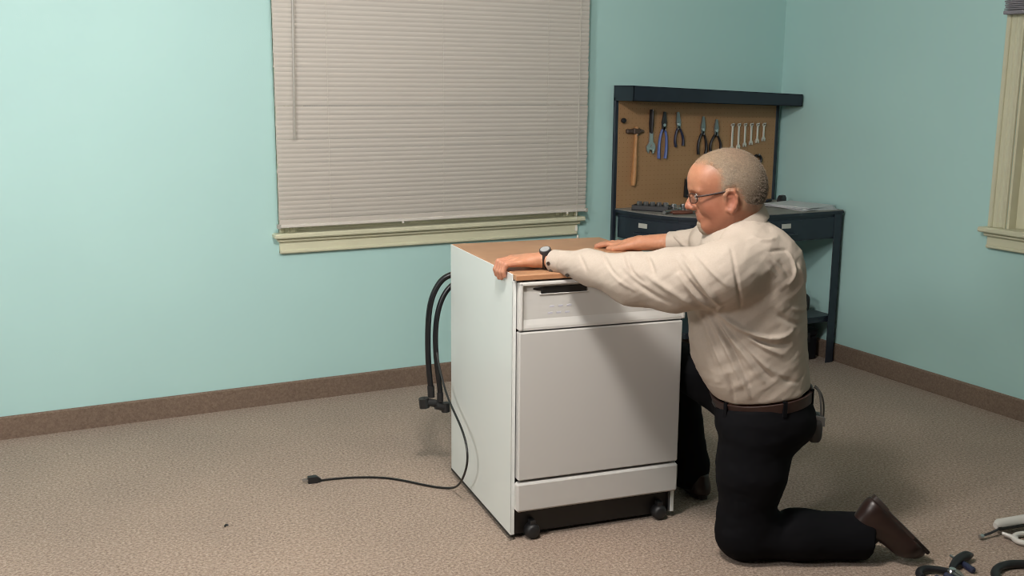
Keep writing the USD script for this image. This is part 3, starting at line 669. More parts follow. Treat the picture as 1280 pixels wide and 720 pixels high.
# ---- head, in the head's own frame (f ahead, l left, u up); its origin and axes in the man's frame
HO = np.array([.070, -.055, 1.185]); pt, yw = math.radians(10), math.radians(-4)
HF = np.array([math.cos(pt) * math.cos(yw), math.cos(pt) * math.sin(yw), -math.sin(pt)]); HL = np.array([-math.sin(yw), math.cos(yw), 0]); HU = np.cross(HF, HL)
def head_to_man(m):
    m = m.copy(); v = np.asarray(m.vertices); m.vertices = HO + v[:, :1] * HF + v[:, 1:2] * HL + v[:, 2:3] * HU; return m
def man_to_head(P): q = np.asarray(P) - HO; return np.stack([q @ HF, q @ HL, q @ HU], -1)
skull = [ell((.003, 0, .028), (.111, .081, .094)), ell((.030, 0, -.040), (.070, .063, .086), .035), ell((-.032, 0, -.010), (.080, .073, .078), .03), ell((.060, 0, .045), (.052, .062, .05), .03)]
face = list(skull)
for s in (-1, 1):
    face += [cap((.0, s * .053, -.062), (.070, s * .012, -.102), .023, .019, .025), ell((.067, s * .038, -.032), (.028, .023, .030), .022), ell((.030, s * .048, -.055), (.036, .020, .034), .025),
             cap((.108, s * .010, .020), (.090, s * .050, .014), .0095, .009, .014), ell((.112, s * .033, -.001), (.020, .018, .011), .012, 's'), ell((.089, s * .032, -.002), (.0145, .0165, .0125), .005)]
face += [ell((.078, 0, -.099), (.021, .026, .021), .022), ell((.030, 0, -.098), (.052, .046, .030), .03), ell((.082, 0, -.060), (.022, .030, .026), .018),
         cap((.104, 0, .010), (.124, 0, -.028), .0075, .0115, .013), ell((.125, 0, -.0345), (.0125, .0125, .0105), .008)]
for s in (-1, 1):
    face += [ell((.113, s * .0135, -.038), (.0115, .0085, .009), .007), ell((.117, s * .007, -.0465), (.006, .004, .004), .003, 's'), cap((.099, s * .024, -.042), (.093, s * .033, -.064), .002, .002, .008, op='s')]
face += [cap((.1015, .017, -.0635), (.1015, -.017, -.0635), .0055, None, .006), cap((.0995, .015, -.0745), (.0995, -.015, -.0745), .0062, None, .007), cap((.1090, .020, -.0690), (.1090, -.020, -.0690), .0022, None, .003, op='s')]
ears = []
for s in (-1, 1):
    e0 = np.array([.004, s * .079, -.026]); rim = [(.016, 0, -.004), (.017, .004, .018), (.006, .008, .031), (-.010, .010, .028), (-.017, .011, .010), (-.014, .009, -.008), (-.006, .006, -.022), (.004, .003, -.033), (.013, .0, -.028)]
    rim = [e0 + (a, s * b, c) for a, b, c in rim]
    ears += [ell(e0 + (0, 0, .000), (.017, .0065, .032), .008)] + [cap(rim[i], rim[i + 1], .0046 if i < 6 else .0062, None, .006) for i in range(len(rim) - 1)] + [ell(e0 + (.006, s * .007, -.004), (.008, .006, .012), .005, 's')]
face += ears + [cap((-.018, -.004, -.050), (-.042, -.028, -.185), .060, .070, .04), cap((.03, -.004, -.09), (.0, -.02, -.17), .03, .045, .03)]
head = man_mesh(face, (-.14, -.115, -.215), (.15, .105, .135), .0025, 5)

# ---- hands: each finger its own chain of joints rooted in the palm
def hand(wr, el, mcps, fingers, thumb, up):
    ops = [cap(el * .3 + wr * .7, wr, .036, .027, .01, (up, .82))]
    for i, q in enumerate(mcps):
        ops.append(cap(wr + (q - wr) * .12 + (0, 0, .0), q, .0185, .0125, .018))
    ops.append(cap(wr * .45 + mcps[0] * .55, wr * .45 + mcps[3] * .55, .0145, .0135, .016))
    for q, ch in zip(mcps, fingers):
        pts = [np.asarray(q)] + [np.asarray(c) for c in ch]; rr = [.0112, .0098, .0088, .0078]
        for i in range(len(pts) - 1): ops.append(cap(pts[i], pts[i + 1], rr[i], rr[i + 1], .0035 if i else .006))
    tp = [np.asarray(c) for c in thumb]; rr = [.0165, .0125, .0105, .0088]
    for i in range(len(tp) - 1): ops.append(cap(tp[i], tp[i + 1], rr[i], rr[i + 1], .008))
    return ops
def grid_of(ops, h, it=4, pad=.015):
    lo = np.min([o[2] for o in ops], 0) - pad; hi = np.max([o[3] for o in ops], 0) + pad
    return man_mesh(ops, lo, hi, h, it)
# left hand: palm on the wooden top, four fingers folded over its left edge
E0, ED, EN = np.array([.729, -.109, 0]), np.array([.349, -.937, 0]), np.array([.937, .349, 0])
mL, fL = [], []
for i, b in enumerate((.118, .094, .070, .047)):                    # index .. little finger along the edge
    e = E0 + ED * b; r = (.0, .006, .003, -.008)[i]
    mL.append(e - EN * (.040 - r) + (0, 0, .934 - (.003 if i == 3 else 0)))
    fL.append([e + EN * .006 + (0, 0, .927), e + EN * .0155 + (0, 0, .902 - r * .3), e + EN * .0115 + (0, 0, .884 - r)])
handL = hand(WRL, ELL, mL, fL, [WRL + (.020, -.018, -.008), WRL + (.052, -.060, -.016), WRL + (.085, -.082, -.0195), WRL + (.108, -.090, -.0215)], (0, 0, 1))
# right hand: flat on the far end of the top
dR = np.array([.83, -.55, 0]); dR /= np.linalg.norm(dR); pR = np.array([-dR[1], dR[0], 0])
mR, fR = [], []
for i, s in enumerate((.030, .010, -.010, -.029)):
    q = WRR + dR * (.088 - abs(i - 1) * .004) + pR * s + (0, 0, -.014); mR.append(q); L = (.040, .044, .041, .032)[i]
    sp = dR + pR * s * 2.0
    fR.append([q + sp * L + (0, 0, .002), q + sp * (L * 1.62) + (0, 0, -.004), q + sp * (L * 2.1) + (0, 0, -.0115)])
handR = hand(WRR, ELR, mR, fR, [WRR + dR * .02 + pR * .018 + (0, 0, -.006), WRR + dR * .055 + pR * .042 + (0, 0, -.016), WRR + dR * .085 + pR * .052 + (0, 0, -.022), WRR + dR * .108 + pR * .054 + (0, 0, -.0245)], (0, 0, 1))
hL, hR = grid_of(handL, .0025), grid_of(handR, .0025)

# ---- the rest of the body, under the clothes
core = [fun(lambda P: np.maximum(np.maximum(torso(P, .022), P[..., 2] - 1.07), .48 - P[..., 2]), .02, lo=TB[0], hi=TB[1]),
        cap((.01, -.08, .98), (.035, -.066, 1.09), .062, .058, .03), cap(SHL, ELL, .055, .045, .03), cap(ELL, WRL, .045, .028, .02), cap(SHR, ELR, .055, .045, .03), cap(ELR, WRR, .043, .028, .02),
        ell((-.075, -.09, .46), (.12, .155, .11), .03), cap((-.055, -.01, .44), KNL + (-.01, 0, .01), .082, .058, .03), cap(KNL + (0, 0, .0), ANL, .058, .040, .02), cap(HPR, KNR, .08, .052, .03), cap(KNR, ANR, .052, .040, .02),
        cap(ANL, (-.455, .01, .135), .034, .028, .02), cap((-.455, .01, .14), (-.545, .022, .068), .024, .017, .01), cap(ANR, (.052, -.54, .055), .034, .028, .02), cap((.050, -.535, .05), (.098, -.68, .038), .024, .017, .01)]
coreM = grid_of(core, .0085, 4)
bodies = [coreM, head_to_man(head), hL, hR]
try:
    u = None
    for b in bodies:
        q = m3.Manifold(m3.Mesh(np.asarray(b.vertices, np.float32), np.asarray(b.faces, np.uint32)))
        if q.status() != m3.Error.NoError: raise ValueError(str(q.status()))
        u = q if u is None else u + q
    v, f, _ = meshkit.arrays(u); body = trimesh.Trimesh(v, f, process=False)
except ValueError as e:
    print('body parts only joined:', e, flush=True); body = trimesh.util.concatenate(bodies)

def ss(a, b, x): t = np.clip((x - a) / (b - a), 0, 1); return t * t * (3 - 2 * t)
def inpoly_dist(Q, poly):
    """signed distance to a 2D polygon, negative inside"""
    poly = np.asarray(poly, float); d = np.full(Q.shape[:-1], 1e9); ins = np.zeros(Q.shape[:-1], bool)
    for a, b in zip(poly, np.roll(poly, -1, 0)):
        e = b - a; w = Q - a; t = np.clip(w @ e / (e @ e), 0, 1); d = np.minimum(d, np.linalg.norm(w - t[..., None] * e, axis=-1))
        ins ^= ((a[1] > Q[..., 1]) != (b[1] > Q[..., 1])) & (Q[..., 0] < a[0] + (Q[..., 1] - a[1]) / (b[1] - a[1] + 1e-12) * e[0])
    return np.where(ins, -d, d)
HAIRLINE = [(.098, .090), (.070, .086), (.040, .068), (.034, .040), (.042, .014), (.032, -.004), (.026, -.026), (.014, -.026), (.014, -.004), (-.008, .004), (-.018, -.020), (-.022, -.064), (-.060, -.080), (-.15, -.078), (-.15, .18), (.098, .18)]
V = np.asarray(body.vertices); q = man_to_head(V)
skin = np.tile(np.array([.52, .245, .15]), (len(V), 1))
def blot(c, r, col, w):
    global skin
    k = (w * np.exp(-(((q - c) / r) ** 2).sum(1)))[:, None]; skin = skin * (1 - k) + np.array(col) * k
blot((.10, 0, .06), (.05, .09, .045), (.66, .335, .20), .8)                # forehead
blot((.125, 0, -.035), (.02, .02, .018), (.50, .19, .14), .7)             # nose
for s in (-1, 1):
    blot((.06, s * .055, -.045), (.045, .035, .045), (.40, .15, .095), .75)     # cheeks
    blot((.0, s * .085, -.03), (.02, .015, .035), (.50, .20, .14), .8)    # ears
blot((.10, 0, -.069), (.01, .022, .009), (.34, .12, .10), .8)             # lips
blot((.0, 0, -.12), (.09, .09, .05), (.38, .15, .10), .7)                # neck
k = (.75 * ss(.006, -.012, inpoly_dist(q[:, [0, 2]], HAIRLINE)) * (q[:, 2] > -.09) * (np.abs(q[:, 1]) < .12))[:, None]
skin = skin * (1 - k) + np.array([.44, .29, .20]) * k
for wr in (WRL, WRR):                                                      # hands a little redder at the knuckles
    k = (.5 * ss(.10, .15, np.linalg.norm(V - wr, axis=1)) * (np.linalg.norm(V - wr, axis=1) < .25))[:, None]; skin = skin * (1 - k) + np.array([.48, .21, .145]) * k
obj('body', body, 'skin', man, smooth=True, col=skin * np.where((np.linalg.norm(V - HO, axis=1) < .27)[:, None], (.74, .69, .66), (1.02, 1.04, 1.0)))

# ---- hair, beard, brows, eyes, spectacles
def hair_field(P):
    n = meshkit.fbm(P * (260, 260, 200), 2, 3) - .5
    reg = inpoly_dist(P[..., [0, 2]], HAIRLINE) + (meshkit.fbm(P * 60, 2, 8) - .5) * .016
    d = np.minimum.reduce([o[4](P) for o in skull])
    D = smin(smin(skull[0][4](P), skull[1][4](P), .035), skull[2][4](P), .03); D = smin(D, skull[3][4](P), .03)
    return np.maximum(D + .0012 - .0052 * ss(.0, -.030, reg) - n * .0035, reg + n * .010)
hm = man_mesh([fun(hair_field, .0005, lo=(-.13, -.1, -.09), hi=(.12, .1, .135))], (-.13, -.1, -.09), (.12, .1, .135), .0028, 2)
hv = np.asarray(hm.vertices)
hc = np.tile(np.array([.47, .39, .31]), (len(hv), 1))
def hblot(c, r, col, w):
    global hc
    k = (w * np.exp(-(((hv - c) / r) ** 2).sum(1)))[:, None]; hc = hc * (1 - k) + np.array(col) * k
hblot((.06, 0, .11), (.05, .08, .03), (.50, .36, .25), .7); hblot((-.03, 0, .10), (.035, .06, .03), (.42, .27, .20), .75)
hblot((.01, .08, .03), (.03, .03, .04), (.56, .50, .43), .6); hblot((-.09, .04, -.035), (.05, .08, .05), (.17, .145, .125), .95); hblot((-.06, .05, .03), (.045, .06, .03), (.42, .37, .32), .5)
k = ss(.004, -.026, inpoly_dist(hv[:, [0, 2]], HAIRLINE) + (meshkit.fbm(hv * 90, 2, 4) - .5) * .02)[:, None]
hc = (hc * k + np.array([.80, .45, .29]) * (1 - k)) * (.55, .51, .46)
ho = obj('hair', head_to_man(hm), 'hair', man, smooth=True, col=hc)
hn = hm.vertex_normals; rh = np.random.default_rng(5); pick = rh.choice(len(hv), 9000); pick = pick[(inpoly_dist(hv[pick][:, [0, 2]], HAIRLINE) < -.004)]
sp_, sw_ = [], []
for i in pick:
    if hv[i] @ hv[i] < .004: continue
    d = hn[i] * .6 + np.array([-.7, 0, -.5]) + rh.normal(0, .35, 3); d /= np.linalg.norm(d); L = rh.uniform(.0015, .0042)
    q = hv[i] + rh.normal(0, .0008, 3); sp_ += [q - hn[i] * .001, q + d * L * .55, q + d * L + np.array([-.25, 0, -.25]) * L * .5]
sp_ = np.array(sp_); sp_ = HO + sp_[:, :1] * HF + sp_[:, 1:2] * HL + sp_[:, 2:3] * HU
cu = UsdGeom.BasisCurves.Define(stage, str(man.GetPath()) + '/hair_strands'); cu.CreateTypeAttr('linear')
cu.CreatePointsAttr([Gf.Vec3f(*map(float, x)) for x in sp_]); cu.CreateCurveVertexCountsAttr([3] * (len(sp_) // 3)); cu.CreateWidthsAttr([.0006]); cu.SetWidthsInterpolation('constant')
UsdShade.MaterialBindingAPI.Apply(cu.GetPrim()).Bind(M['hair_grey']); tag(cu.GetPrim(), kind='stuff')
def patch(name, ops, col, h=.0022):
    lo = np.min([o[2] for o in ops], 0) - .01; hi = np.max([o[3] for o in ops], 0) + .01
    m = man_mesh(ops, lo, hi, h, 1); v = np.asarray(m.vertices)
    m.vertices = v + m.vertex_normals * ((meshkit.fbm(v * 320, 2, 5) - .5) * .003)[:, None]
    return obj(name, head_to_man(m), 'hair', man, smooth=True, col=np.tile(col, (len(v), 1)))
patch('goatee', [ell((.077, 0, -.104), (.029, .030, .029), .01), ell((.092, 0, -.092), (.016, .018, .013), .01)], (.40, .33, .26))
patch('moustache', [cap((.1055, .004, -.0555), (.100, .019, -.0605), .0045, .0030, .004), cap((.1055, -.004, -.0555), (.100, -.019, -.0605), .0045, .0030, .004)], (.33, .18, .12))
for s in (-1, 1):
    patch('eyebrow', [cap((.1165, s * .012, .020), (.098, s * .050, .020), .0042, .0032, .004)], (.34, .24, .17))
    e = trimesh.creation.icosphere(2, .0134); e.apply_translation((.0925, s * .032, -.003)); eo = obj('eye', head_to_man(e), 'eye_white', man, smooth=True)
    i = trimesh.creation.icosphere(2, .006); i.apply_translation((.1005, s * .0315, -.005)); obj('iris', head_to_man(i), 'grip_navy', eo, smooth=True)
gl = []
for s in (-1, 1):
    th = np.linspace(0, 2 * np.pi, 29); rx = .0235 * np.sign(np.cos(th)) * np.abs(np.cos(th)) ** .8; rz = .0155 * np.sign(np.sin(th)) * np.abs(np.sin(th)) ** .8
    gl.append(tube(np.stack([.121 - .018 * ((s * .034 + rx) / .055) ** 2, s * .034 + rx, -.007 + rz], 1), .0013, 6))
gl.append(tube(spline([(.120, .011, -.002), (.125, 0, .001), (.120, -.011, -.002)], 8), .0014, 6))
sp = obj('spectacles', [head_to_man(x) for x in gl], 'spectacle_frame', man, smooth=50)
for s in (-1, 1):
    obj('temple_arm', head_to_man(tube(spline([(.105, s * .058, -.001), (.097, s * .0695, .000), (.06, s * .0765, .001), (.022, s * .081, .003), (.004, s * .083, .002), (-.008, s * .082, -.010)], 20), [.0021] * 14 + [.0019] * 6, 6, 1.5)), 'spectacle_frame', sp)
    th = np.arange(24) / 24 * 2 * np.pi; rx = .0228 * np.sign(np.cos(th)) * np.abs(np.cos(th)) ** .8; rz = .0148 * np.sign(np.sin(th)) * np.abs(np.sin(th)) ** .8
    pl = np.stack([.121 - .018 * ((s * .034 + rx) / .055) ** 2, s * .034 + rx, -.007 + rz], 1); obj('lens', head_to_man(hull(np.vstack([pl - (.0006, 0, 0), pl + (.0006, 0, 0)]))), 'lens', sp)

# ---- shirt
sleeveL = [cap(SHL + (-.02, -.012, -.012), SHL + (.03, .0, -.030), .078, .083, .05), cap(SHL + (.01, .0, -.040), SHL * .45 + ELL * .55 + (0, .0, -.034), .086, .090, .05), cap(SHL * .45 + ELL * .55 + (0, 0, -.034), ELL + (-.006, 0, -.014), .090, .076, .045), cap(ELL + (-.004, 0, -.014), ELL * .5 + WRL * .5 + (0, 0, .002), .076, .052, .04), cap(ELL * .5 + WRL * .5 + (0, 0, .002), ELL * .12 + WRL * .88 + (0, 0, 0), .052, .0365, .03)]
sleeveR = [cap(SHR, SHR * .4 + ELR * .6, .078, .068, .05), cap(SHR * .4 + ELR * .6, ELR, .068, .060, .04), cap(ELR, ELR * .48 + WRR * .52, .060, .040, .03)]
CUTL, CUTR = ELL * .14 + WRL * .86, ELR * .50 + WRR * .50
aL, aR = (WRL - ELL) / np.linalg.norm(WRL - ELL), (WRR - ELR) / np.linalg.norm(WRR - ELR)
shirt = [fun(lambda P: np.maximum(torso(P), P[..., 2] - 1.085), .02, lo=TB[0], hi=TB[1])] + sleeveL + sleeveR
shirt += [cap((-.045, .0, .975), (-.05, -.17, .975), .095, None, .05), cap((.01, .06, .995), (.03, -.025, 1.045), .07, .055, .04), cap((.02, -.22, 1.02), (.03, -.11, 1.062), .07, .055, .04),
          fun(lambda P: -hem(P), .008, 'i'), fun(lambda P: np.where((P - ELL) @ aL > 0, (P - CUTL) @ aL, -1), .003, 'i', lo=(.5, -.4, .85), hi=(.75, -.1, 1.0)), fun(lambda P: np.where((P - ELR) @ aR > 0, (P - CUTR) @ aR, -1), .003, 'i', lo=(.1, -.72, .85), hi=(.35, -.5, 1.05))]
sm = man_mesh(shirt, (-.27, -.64, .46), (.66, .22, 1.14), .0048, 6)
# folds: (points in x, z on his left side; height; half width)
FOLDS = [([(.115, .83), (.047, .785), (-.044, .755), (-.112, .772)], .010, .010), ([(.093, .82), (.0, .745), (-.078, .705)], .008, .009), ([(.07, .80), (-.02, .742), (-.11, .735)], -.008, .008),
         ([(.18, .83), (.168, .75), (.14, .63)], .004, .011), ([(.160, .83), (.115, .725), (.07, .61)], .006, .009), ([(.172, .83), (.138, .725), (.10, .61)], -.005, .009), ([(.127, .82), (.059, .705), (.012, .61)], -.008, .009), ([(.14, .82), (.08, .715), (.035, .60)], .007, .008), ([(.11, .80), (.03, .70), (-.03, .62)], .006, .010), ([(.09, .79), (.0, .69), (-.06, .63)], -.006, .008), ([(.06, .76), (-.03, .67), (-.10, .63)], .006, .010), ([(.05, .66), (.02, .60), (.005, .56)], .005, .006), ([(.08, .65), (.055, .58), (.045, .54)], -.005, .006), ([(-.05, .66), (-.09, .63), (-.14, .61)], -.004, .008),
         ([(.23, 1.00), (.173, .925), (.115, .855)], .009, .010), ([(.25, .985), (.19, .905), (.125, .85)], -.007, .009), ([(.24, .95), (.175, .88), (.115, .842)], .009, .011), ([(.19, 1.01), (.15, .965), (.11, .93)], .005, .008), ([(.21, .93), (.16, .88), (.12, .86)], -.005, .008),
         ([(.33, .94), (.26, .90), (.18, .85)], .007, .012), ([(.40, .95), (.33, .895), (.25, .86)], -.005, .010), ([(.45, 1.0), (.44, .96), (.405, .92)], -.007, .007), ([(.455, .99), (.42, .93), (.36, .89)], .004, .008), ([(.385, 1.0), (.375, .955), (.34, .92)], -.006, .007), ([(.325, 1.0), (.31, .95)], -.006, .007), ([(.52, .975), (.50, .93)], -.004, .006),
         ([(-.01, .985), (-.045, .945)], .0024, .005), ([(-.025, .99), (-.062, .945)], -.0018, .005), ([(-.04, .99), (-.075, .95)], .0024, .005), ([(-.055, .99), (-.09, .95)], -.0018, .005), ([(-.065, .99), (-.10, .945)], .0024, .006), ([(-.02, 1.02), (-.05, 1.022), (-.085, 1.02)], -.004, .005), ([(-.085, 1.015), (-.10, .99), (-.105, .95), (-.09, .92)], .006, .006), ([(-.12, .97), (-.135, .92), (-.115, .89)], .006, .008),
         ([(.095, 1.03), (.085, .96), (.07, .90), (.05, .85)], -.005, .006), ([(.02, 1.06), (-.02, 1.05), (-.06, 1.055)], .004, .006), ([(-.10, .85), (-.16, .83), (-.19, .84)], .004, .010), ([(-.05, .84), (-.11, .80), (-.17, .79)], -.004, .012)]
v = np.asarray(sm.vertices); nv = sm.vertex_normals; disp = np.zeros(len(v))
for mirror in (1, -1):
    side = ss(.05, .5, nv[:, 1] * mirror)
    for pts, hgt, wd in FOLDS:
        p2 = spline([(a, 0, b) for a, b in pts], 14)[:, [0, 2]]
        if mirror < 0: p2 = p2 * (1, 1) + (.02, -.015)
        Q = v[:, [0, 2]]; d = np.full(len(v), 9.)
        tt = np.zeros(len(v))
        for i in range(13):
            e = p2[i + 1] - p2[i]; w = Q - p2[i]; t = np.clip(w @ e / (e @ e), 0, 1); dd = np.linalg.norm(w - t[:, None] * e, axis=1); m = dd < d; d[m] = dd[m]; tt[m] = (i + t[m]) / 13
        disp += side * 1.3 * hgt * np.exp(-(d / (wd * .72)) ** 2) * (.35 + .65 * np.sin(np.pi * np.clip(tt, .02, .98)))
ndir = v @ np.array([[.75, .2, .6], [0, 1, 0], [-.6, 0, .75]])
disp += (meshkit.fbm(v * (14, 14, 14), 3, 11) - .5) * .008 + (meshkit.fbm(ndir * (9, 14, 42), 3, 21) - .5) * .006
disp *= ss(.0, .03, np.minimum(np.abs((v - CUTL) @ aL) + 1.0 * ((v[:, 0] < .5)), 1)) * .9 + .1
sm.vertices = v + nv * disp[:, None]
relax(sm, 1)
so = obj('shirt', sm, 'shirt_cotton', man, smooth=True)
def cuff(c0, a, r0, r1, L):
    n = 28; th = np.arange(n) / n * 2 * np.pi; u = np.cross(a, (0, 0, 1)); u /= np.linalg.norm(u); w = np.cross(u, a); Vv, Ff = [], []
    prof = [(0, r0 + .0015), (.004, r0 + .004), (L - .004, r1 + .004), (L, r1 + .0015), (L, r1 - .003), (0, r0 - .003)]
    for (t, r) in prof: Vv.append(c0 + a * t + r * (np.cos(th)[:, None] * u + np.sin(th)[:, None] * w * .92))
    m = len(prof)
    for i in range(m):
        for k in range(n): A, B, C, D = i * n + k, i * n + (k + 1) % n, (i + 1) % m * n + (k + 1) % n, (i + 1) % m * n + k; Ff += [(A, B, C), (A, C, D)]
    t = trimesh.Trimesh(np.vstack(Vv), Ff, process=False); t.fix_normals(); return t
obj('cuff', cuff(CUTL - aL * .022, aL, .0385, .0365, .048), 'shirt_cotton', so, smooth=40)
obj('cuff', cuff(CUTR - aR * .030, aR, .0405, .039, .055), 'shirt_cotton', so, smooth=40)
def button_at(p, n):
    n = np.asarray(n, float) / np.linalg.norm(n); obj('button', tube([np.asarray(p) - n * .003, np.asarray(p) + n * .0025], .0062, 10), 'button_dark', so)
uL = np.cross(aL, (0, 0, 1)); uL /= np.linalg.norm(uL); uL = uL if uL[1] > 0 else -uL; wL = np.array([0, 0, 1.])
for t, ang, r in ((.012, -.05, .042), (.010, -.75, .042), (-.062, -.55, .0505)):
    n = uL * math.cos(ang) + wL * math.sin(ang); button_at(CUTL + aL * t + n * r + (0, 0, -.000 if t > 0 else -.002), n)
# collar: a folded band round the neck
n = 40; th = np.arange(n) / n * 2 * np.pi; cv, cf = [], []
cc = np.array([.040, -.075]); zb = lambda x: 1.082 - .42 * (x - .04)
prof = [(.071, -.020), (.070, .012), (.066, .026), (.072, .033), (.081, .022), (.096, -.016), (.098, -.024), (.090, -.022), (.076, .010)]
for r, dz in prof:
    x, y = cc[0] + r * 1.06 * np.cos(th), cc[1] + r * np.sin(th); cv.append(np.stack([x, y, zb(x) + dz], 1))
for i in range(len(prof)):
    for k in range(n): A, B, C, D = i * n + k, i * n + (k + 1) % n, (i + 1) % len(prof) * n + (k + 1) % n, (i + 1) % len(prof) * n + k; cf += [(A, B, C), (A, C, D)]
cm = trimesh.Trimesh(np.vstack(cv), cf, process=False); cm.fix_normals(); obj('collar', cm, 'shirt_cotton', so, smooth=50)

# ---- trousers, belt
trs = [fun(lambda P: np.maximum(torso(P, .006), np.maximum(hem(P) + .005, .45 - P[..., 2])), .03, lo=(-.25, -.3, .44), hi=(.2, .15, .6)),
       ell((-.078, -.09, .465), (.142, .178, .10), .03), ell((-.125, -.01, .455), (.103, .095, .095), .04), ell((-.125, -.17, .455), (.103, .095, .095), .04),
       cap((-.040, -.005, .44), (-.036, .0, .30), .116, .106, .05), cap((-.036, .0, .30), (-.020, .0, .11), .106, .083, .04), cap((-.016, .0, .083), (-.022, 0, .13), .080, .081, .03),
       cap(KNL + (-.01, 0, -.002), (-.20, .0, .082), .080, .079, .03), cap((-.20, 0, .082), (-.43, .0, .077), .079, .076, .03),
       cap(HPR, KNR, .108, .074, .06), cap(KNR, ANR + (0, 0, .02), .074, .061, .03), cap(ANR + (0, 0, .02), ANR + (0, 0, -.06), .061, .062, .03),
       fun(lambda P: np.where(P[..., 2] < .2, -.422 - P[..., 0] - .012 * (P[..., 2] - .08) / .08, -1), .004, 'i', lo=(-.55, -.2, -.02), hi=(-.36, .2, .22)),
       fun(lambda P: .002 - P[..., 2], .006, 'i', lo=(-.6, -.2, -.1), hi=(.15, .2, .05)), fun(lambda P: .034 - P[..., 2], .004, 'i', lo=(-.1, -.66, -.1), hi=(.2, -.44, .15)),
       fun(lambda P: np.where((P - HPR) @ np.array([.56, -.82, .08]) > .06, -1, P[..., 2] - (.519 - .15 * P[..., 0])), .004, 'i', lo=(-.3, -.3, .44), hi=(.12, .15, .7))]
tm = man_mesh(trs, (-.56, -.64, -.02), (.24, .18, .58), .0065, 6)
v = np.asarray(tm.vertices); nv = tm.vertex_normals
dd = (meshkit.fbm(v * (12, 12, 20), 3, 31) - .5) * .010
for (x, z, sx, sz) in ((-.06, .17, .05, 1), (-.07, .145, .03, 1)): dd += -.006 * np.exp(-((v[:, 0] + v[:, 2] * .5 - x) / .01) ** 2 - ((v[:, 2] - z) / .04) ** 2)
dd *= ss(.004, .03, v[:, 2]); tm.vertices = v + nv * dd[:, None]
to = obj('trousers', tm, 'trouser_black', man, smooth=True)
th = np.linspace(0, 2 * np.pi, 49)
def belt_ring(off, dz):
    out = []
    for t in th[:-1]:
        x = -.07 + .145 * math.cos(t)
        for _ in range(3):
            z = .539 - .15 * x + dz; xb, xf, w = (np.interp(z, ST[:, 0], ST[:, i]) for i in (1, 2, 3))
            cx, rx, ry = (xb + xf) / 2, (xf - xb) / 2 + off, w + off
            c, s = math.cos(t), math.sin(t); k = (abs(c) ** 2.3 + abs(s) ** 2.3) ** (-1 / 2.3); x = cx + rx * k * c
        out.append((x, YC + ry * k * s, z))
    return np.array(out)
rings = [belt_ring(.004, -.042), belt_ring(.0075, -.040), belt_ring(.0075, -.006), belt_ring(.004, -.004), belt_ring(-.003, -.006), belt_ring(-.003, -.040)]
n = 48; bf = []
for i in range(6):
    for k in range(n): A, B, C, D = i * n + k, i * n + (k + 1) % n, (i + 1) % 6 * n + (k + 1) % n, (i + 1) % 6 * n + k; bf += [(A, B, C), (A, C, D)]
bm = trimesh.Trimesh(np.vstack(rings), bf, process=False); bm.fix_normals()
bo = obj('belt', bm, 'belt_leather', man, smooth=40)
obj('buckle', cbox(.072, .080, YC - .025, YC + .025, .484, .520, .003), 'dark_steel', bo)
for k in (5, 14, 20):
    c = rings[2][k]; d = np.array([c[0] + .07, c[1] - YC, 0]); d /= np.linalg.norm(d); tq = np.array([-d[1], d[0], 0])
    obj('belt_loop', hull([c + tq * a + d * b + (0, 0, z) for a in (-.006, .006) for b in (-.006, .003) for z in (-.042, .006)]), 'trouser_black', to)
# pouch with a key strap at the back left of the belt
pm = trimesh.creation.icosphere(3, 1.0); w = np.sign(pm.vertices) * np.abs(pm.vertices) ** .62; pm.vertices = w * (.022, .036, .047) + (-.226, -.005, .440)
po = obj('belt_pouch', pm, 'pouch_fabric', man, smooth=True)
obj('flap', hull([(-.250, a, z) for a in (-.036, .026) for z in (.452, .480)] + [(-.210, a, z) for a in (-.037, .027) for z in (.462, .490)]), 'strap_grey', po)
obj('key_strap', tube(spline([(-.215, .005, .575), (-.230, .010, .56), (-.238, .012, .52), (-.241, .010, .47), (-.234, .004, .43)], 24), .0036, 6), 'strap_grey', po)
obj('key_strap', tube(spline([(-.222, -.01, .575), (-.246, -.006, .54), (-.253, -.004, .49), (-.249, -.004, .44)], 24), .003, 6), 'strap_grey', po)

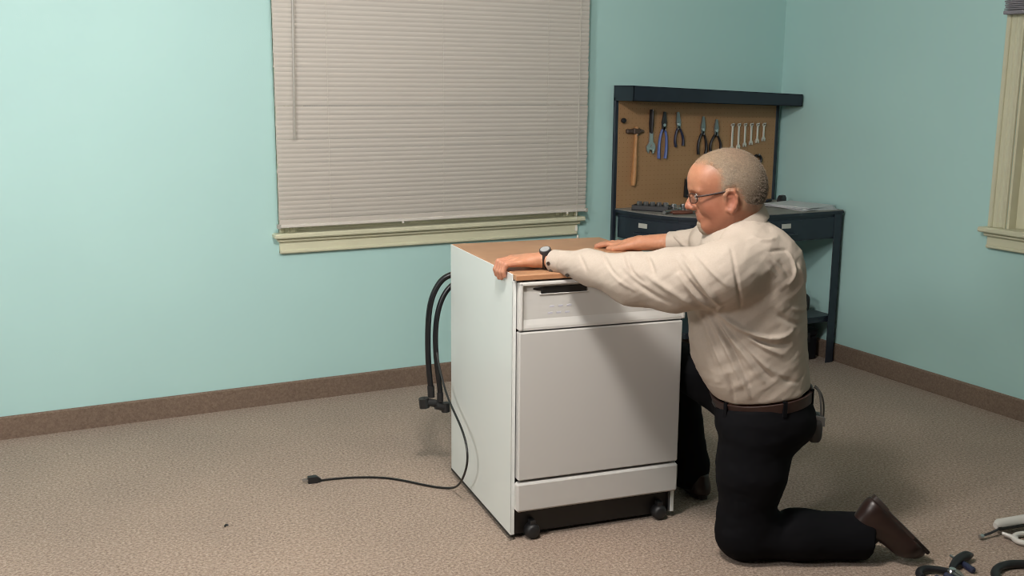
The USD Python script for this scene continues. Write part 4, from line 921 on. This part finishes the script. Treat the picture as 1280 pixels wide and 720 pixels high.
# ---- shoes and socks
def shoe(H, T, nrm, thick):
    """H, T: heel and toe corners of the sole; nrm: from the sole towards the upper"""
    t = (T - H); L = np.linalg.norm(t); t = t / L; nrm = nrm - t * (nrm @ t); nrm /= np.linalg.norm(nrm); s = np.cross(nrm, t)
    up = [ell((.040, 0, .026), (.040, .034, .034), .02), cap((.030, 0, .030), (.034, 0, .078), .027, .026, .02), cap((.045, 0, .040), (.10, 0, .040), .033, .034, .03), cap((.10, 0, .036), (L - .075, .004, .032), .035, .040, .03), cap((L - .075, .004, .030), (L - .040, .0, .027), .041, .030, .02),
          cap((.050, 0, .05), (.060, 0, .085), .033, .036, .02), cap((.09, 0, .055), (L - .10, 0, .045), .034, .030, .03), fun(lambda P: .014 - P[..., 2], .004, 'i'), fun(lambda P: P[..., 2] - .092 + .06 * P[..., 0], .004, 'i')]
    m = man_mesh(up, (-.01, -.06, .0), (L + .01, .06, .12), .004, 4); mv = np.asarray(m.vertices).copy(); mv[:, 2] = .014 + (mv[:, 2] - .014) * thick; m.vertices = mv
    put = lambda q: local(H, t, s, nrm, q)
    so_ = obj('shoe', put(m), 'shoe_leather', man, smooth=True)
    a = np.linspace(0, 2 * np.pi, 40, endpoint=False); x = L / 2 + (L / 2 - .002) * np.cos(a); w = np.interp(x, [0, .06, .12, L - .09, L - .03, L], [.030, .036, .033, .045, .034, .024]); y = w * np.sign(np.sin(a)) * np.abs(np.sin(a)) ** .55
    obj('sole', put(prism(np.stack([x, y], 1), .006, .019, .002)), 'shoe_sole', so_)
    hx = x < .07; obj('heel', put(hull([(q, r, z) for q, r in zip(x[hx], y[hx]) for z in (.001, .008)])), 'shoe_sole', so_)
    for k in range(4):
        xx = .105 + k * .020; zz = .014 + (np.interp(xx, [.09, L - .10], [.090, .076]) - .014) * thick
        obj('lace', put(tube(spline([(xx, -.024, zz - .010), (xx + .003, 0, zz + .001), (xx, .024, zz - .010)], 9), .0026, 6)), 'slot_black', so_)
    return so_
shoe(np.array([-.428, .012, .226]), np.array([-.618, .03, .042]), np.array([.72, 0, -.69]), 1.18)
hr = np.array([.018, -.468, .004]); shoe(hr, hr + np.array([.095, -.262, .0]), np.array([0, 0, 1.]), 1.0)
obj('sock', grid_of([cap((-.40, .003, .08), (-.455, .012, .135), .046, .042, .02)], .005), 'sock', man, smooth=True)
obj('sock', grid_of([cap(ANR + (0, 0, .03), (.050, -.54, .055), .045, .042, .02)], .005), 'sock', man, smooth=True)

# ---- wrist watch
wc = WRL + aL * .002; n = 32; th = np.arange(n) / n * 2 * np.pi; wv, wf = [], []
u2 = np.cross(aL, (0, 0, 1)); u2 /= np.linalg.norm(u2); w2 = np.cross(u2, aL)
prof = [(-.0115, .0310), (-.0115, .0368), (.0115, .0358), (.0115, .0300)]
for t, r in prof: wv.append(wc + aL * t + r * (np.cos(th)[:, None] * u2 + .92 * np.sin(th)[:, None] * w2))
for i in range(4):
    for k in range(n): A, B, C, D = i * n + k, i * n + (k + 1) % n, (i + 1) % 4 * n + (k + 1) % n, (i + 1) % 4 * n + k; wf += [(A, B, C), (A, C, D)]
wm = trimesh.Trimesh(np.vstack(wv), wf, process=False); wm.fix_normals()
wo = obj('wristwatch', wm, 'watch_strap', man, smooth=40)
ax3 = (uL * .45 + w2 * (1 if w2[2] > 0 else -1)); ax3 /= np.linalg.norm(ax3)
obj('watch_case', tube([wc + ax3 * .026, wc + ax3 * .0400], [.0205, .0190], 20), 'dark_steel', wo, smooth=40)
obj('watch_face', tube([wc + ax3 * .0385, wc + ax3 * .0415], .0155, 20), 'watch_glass', wo)
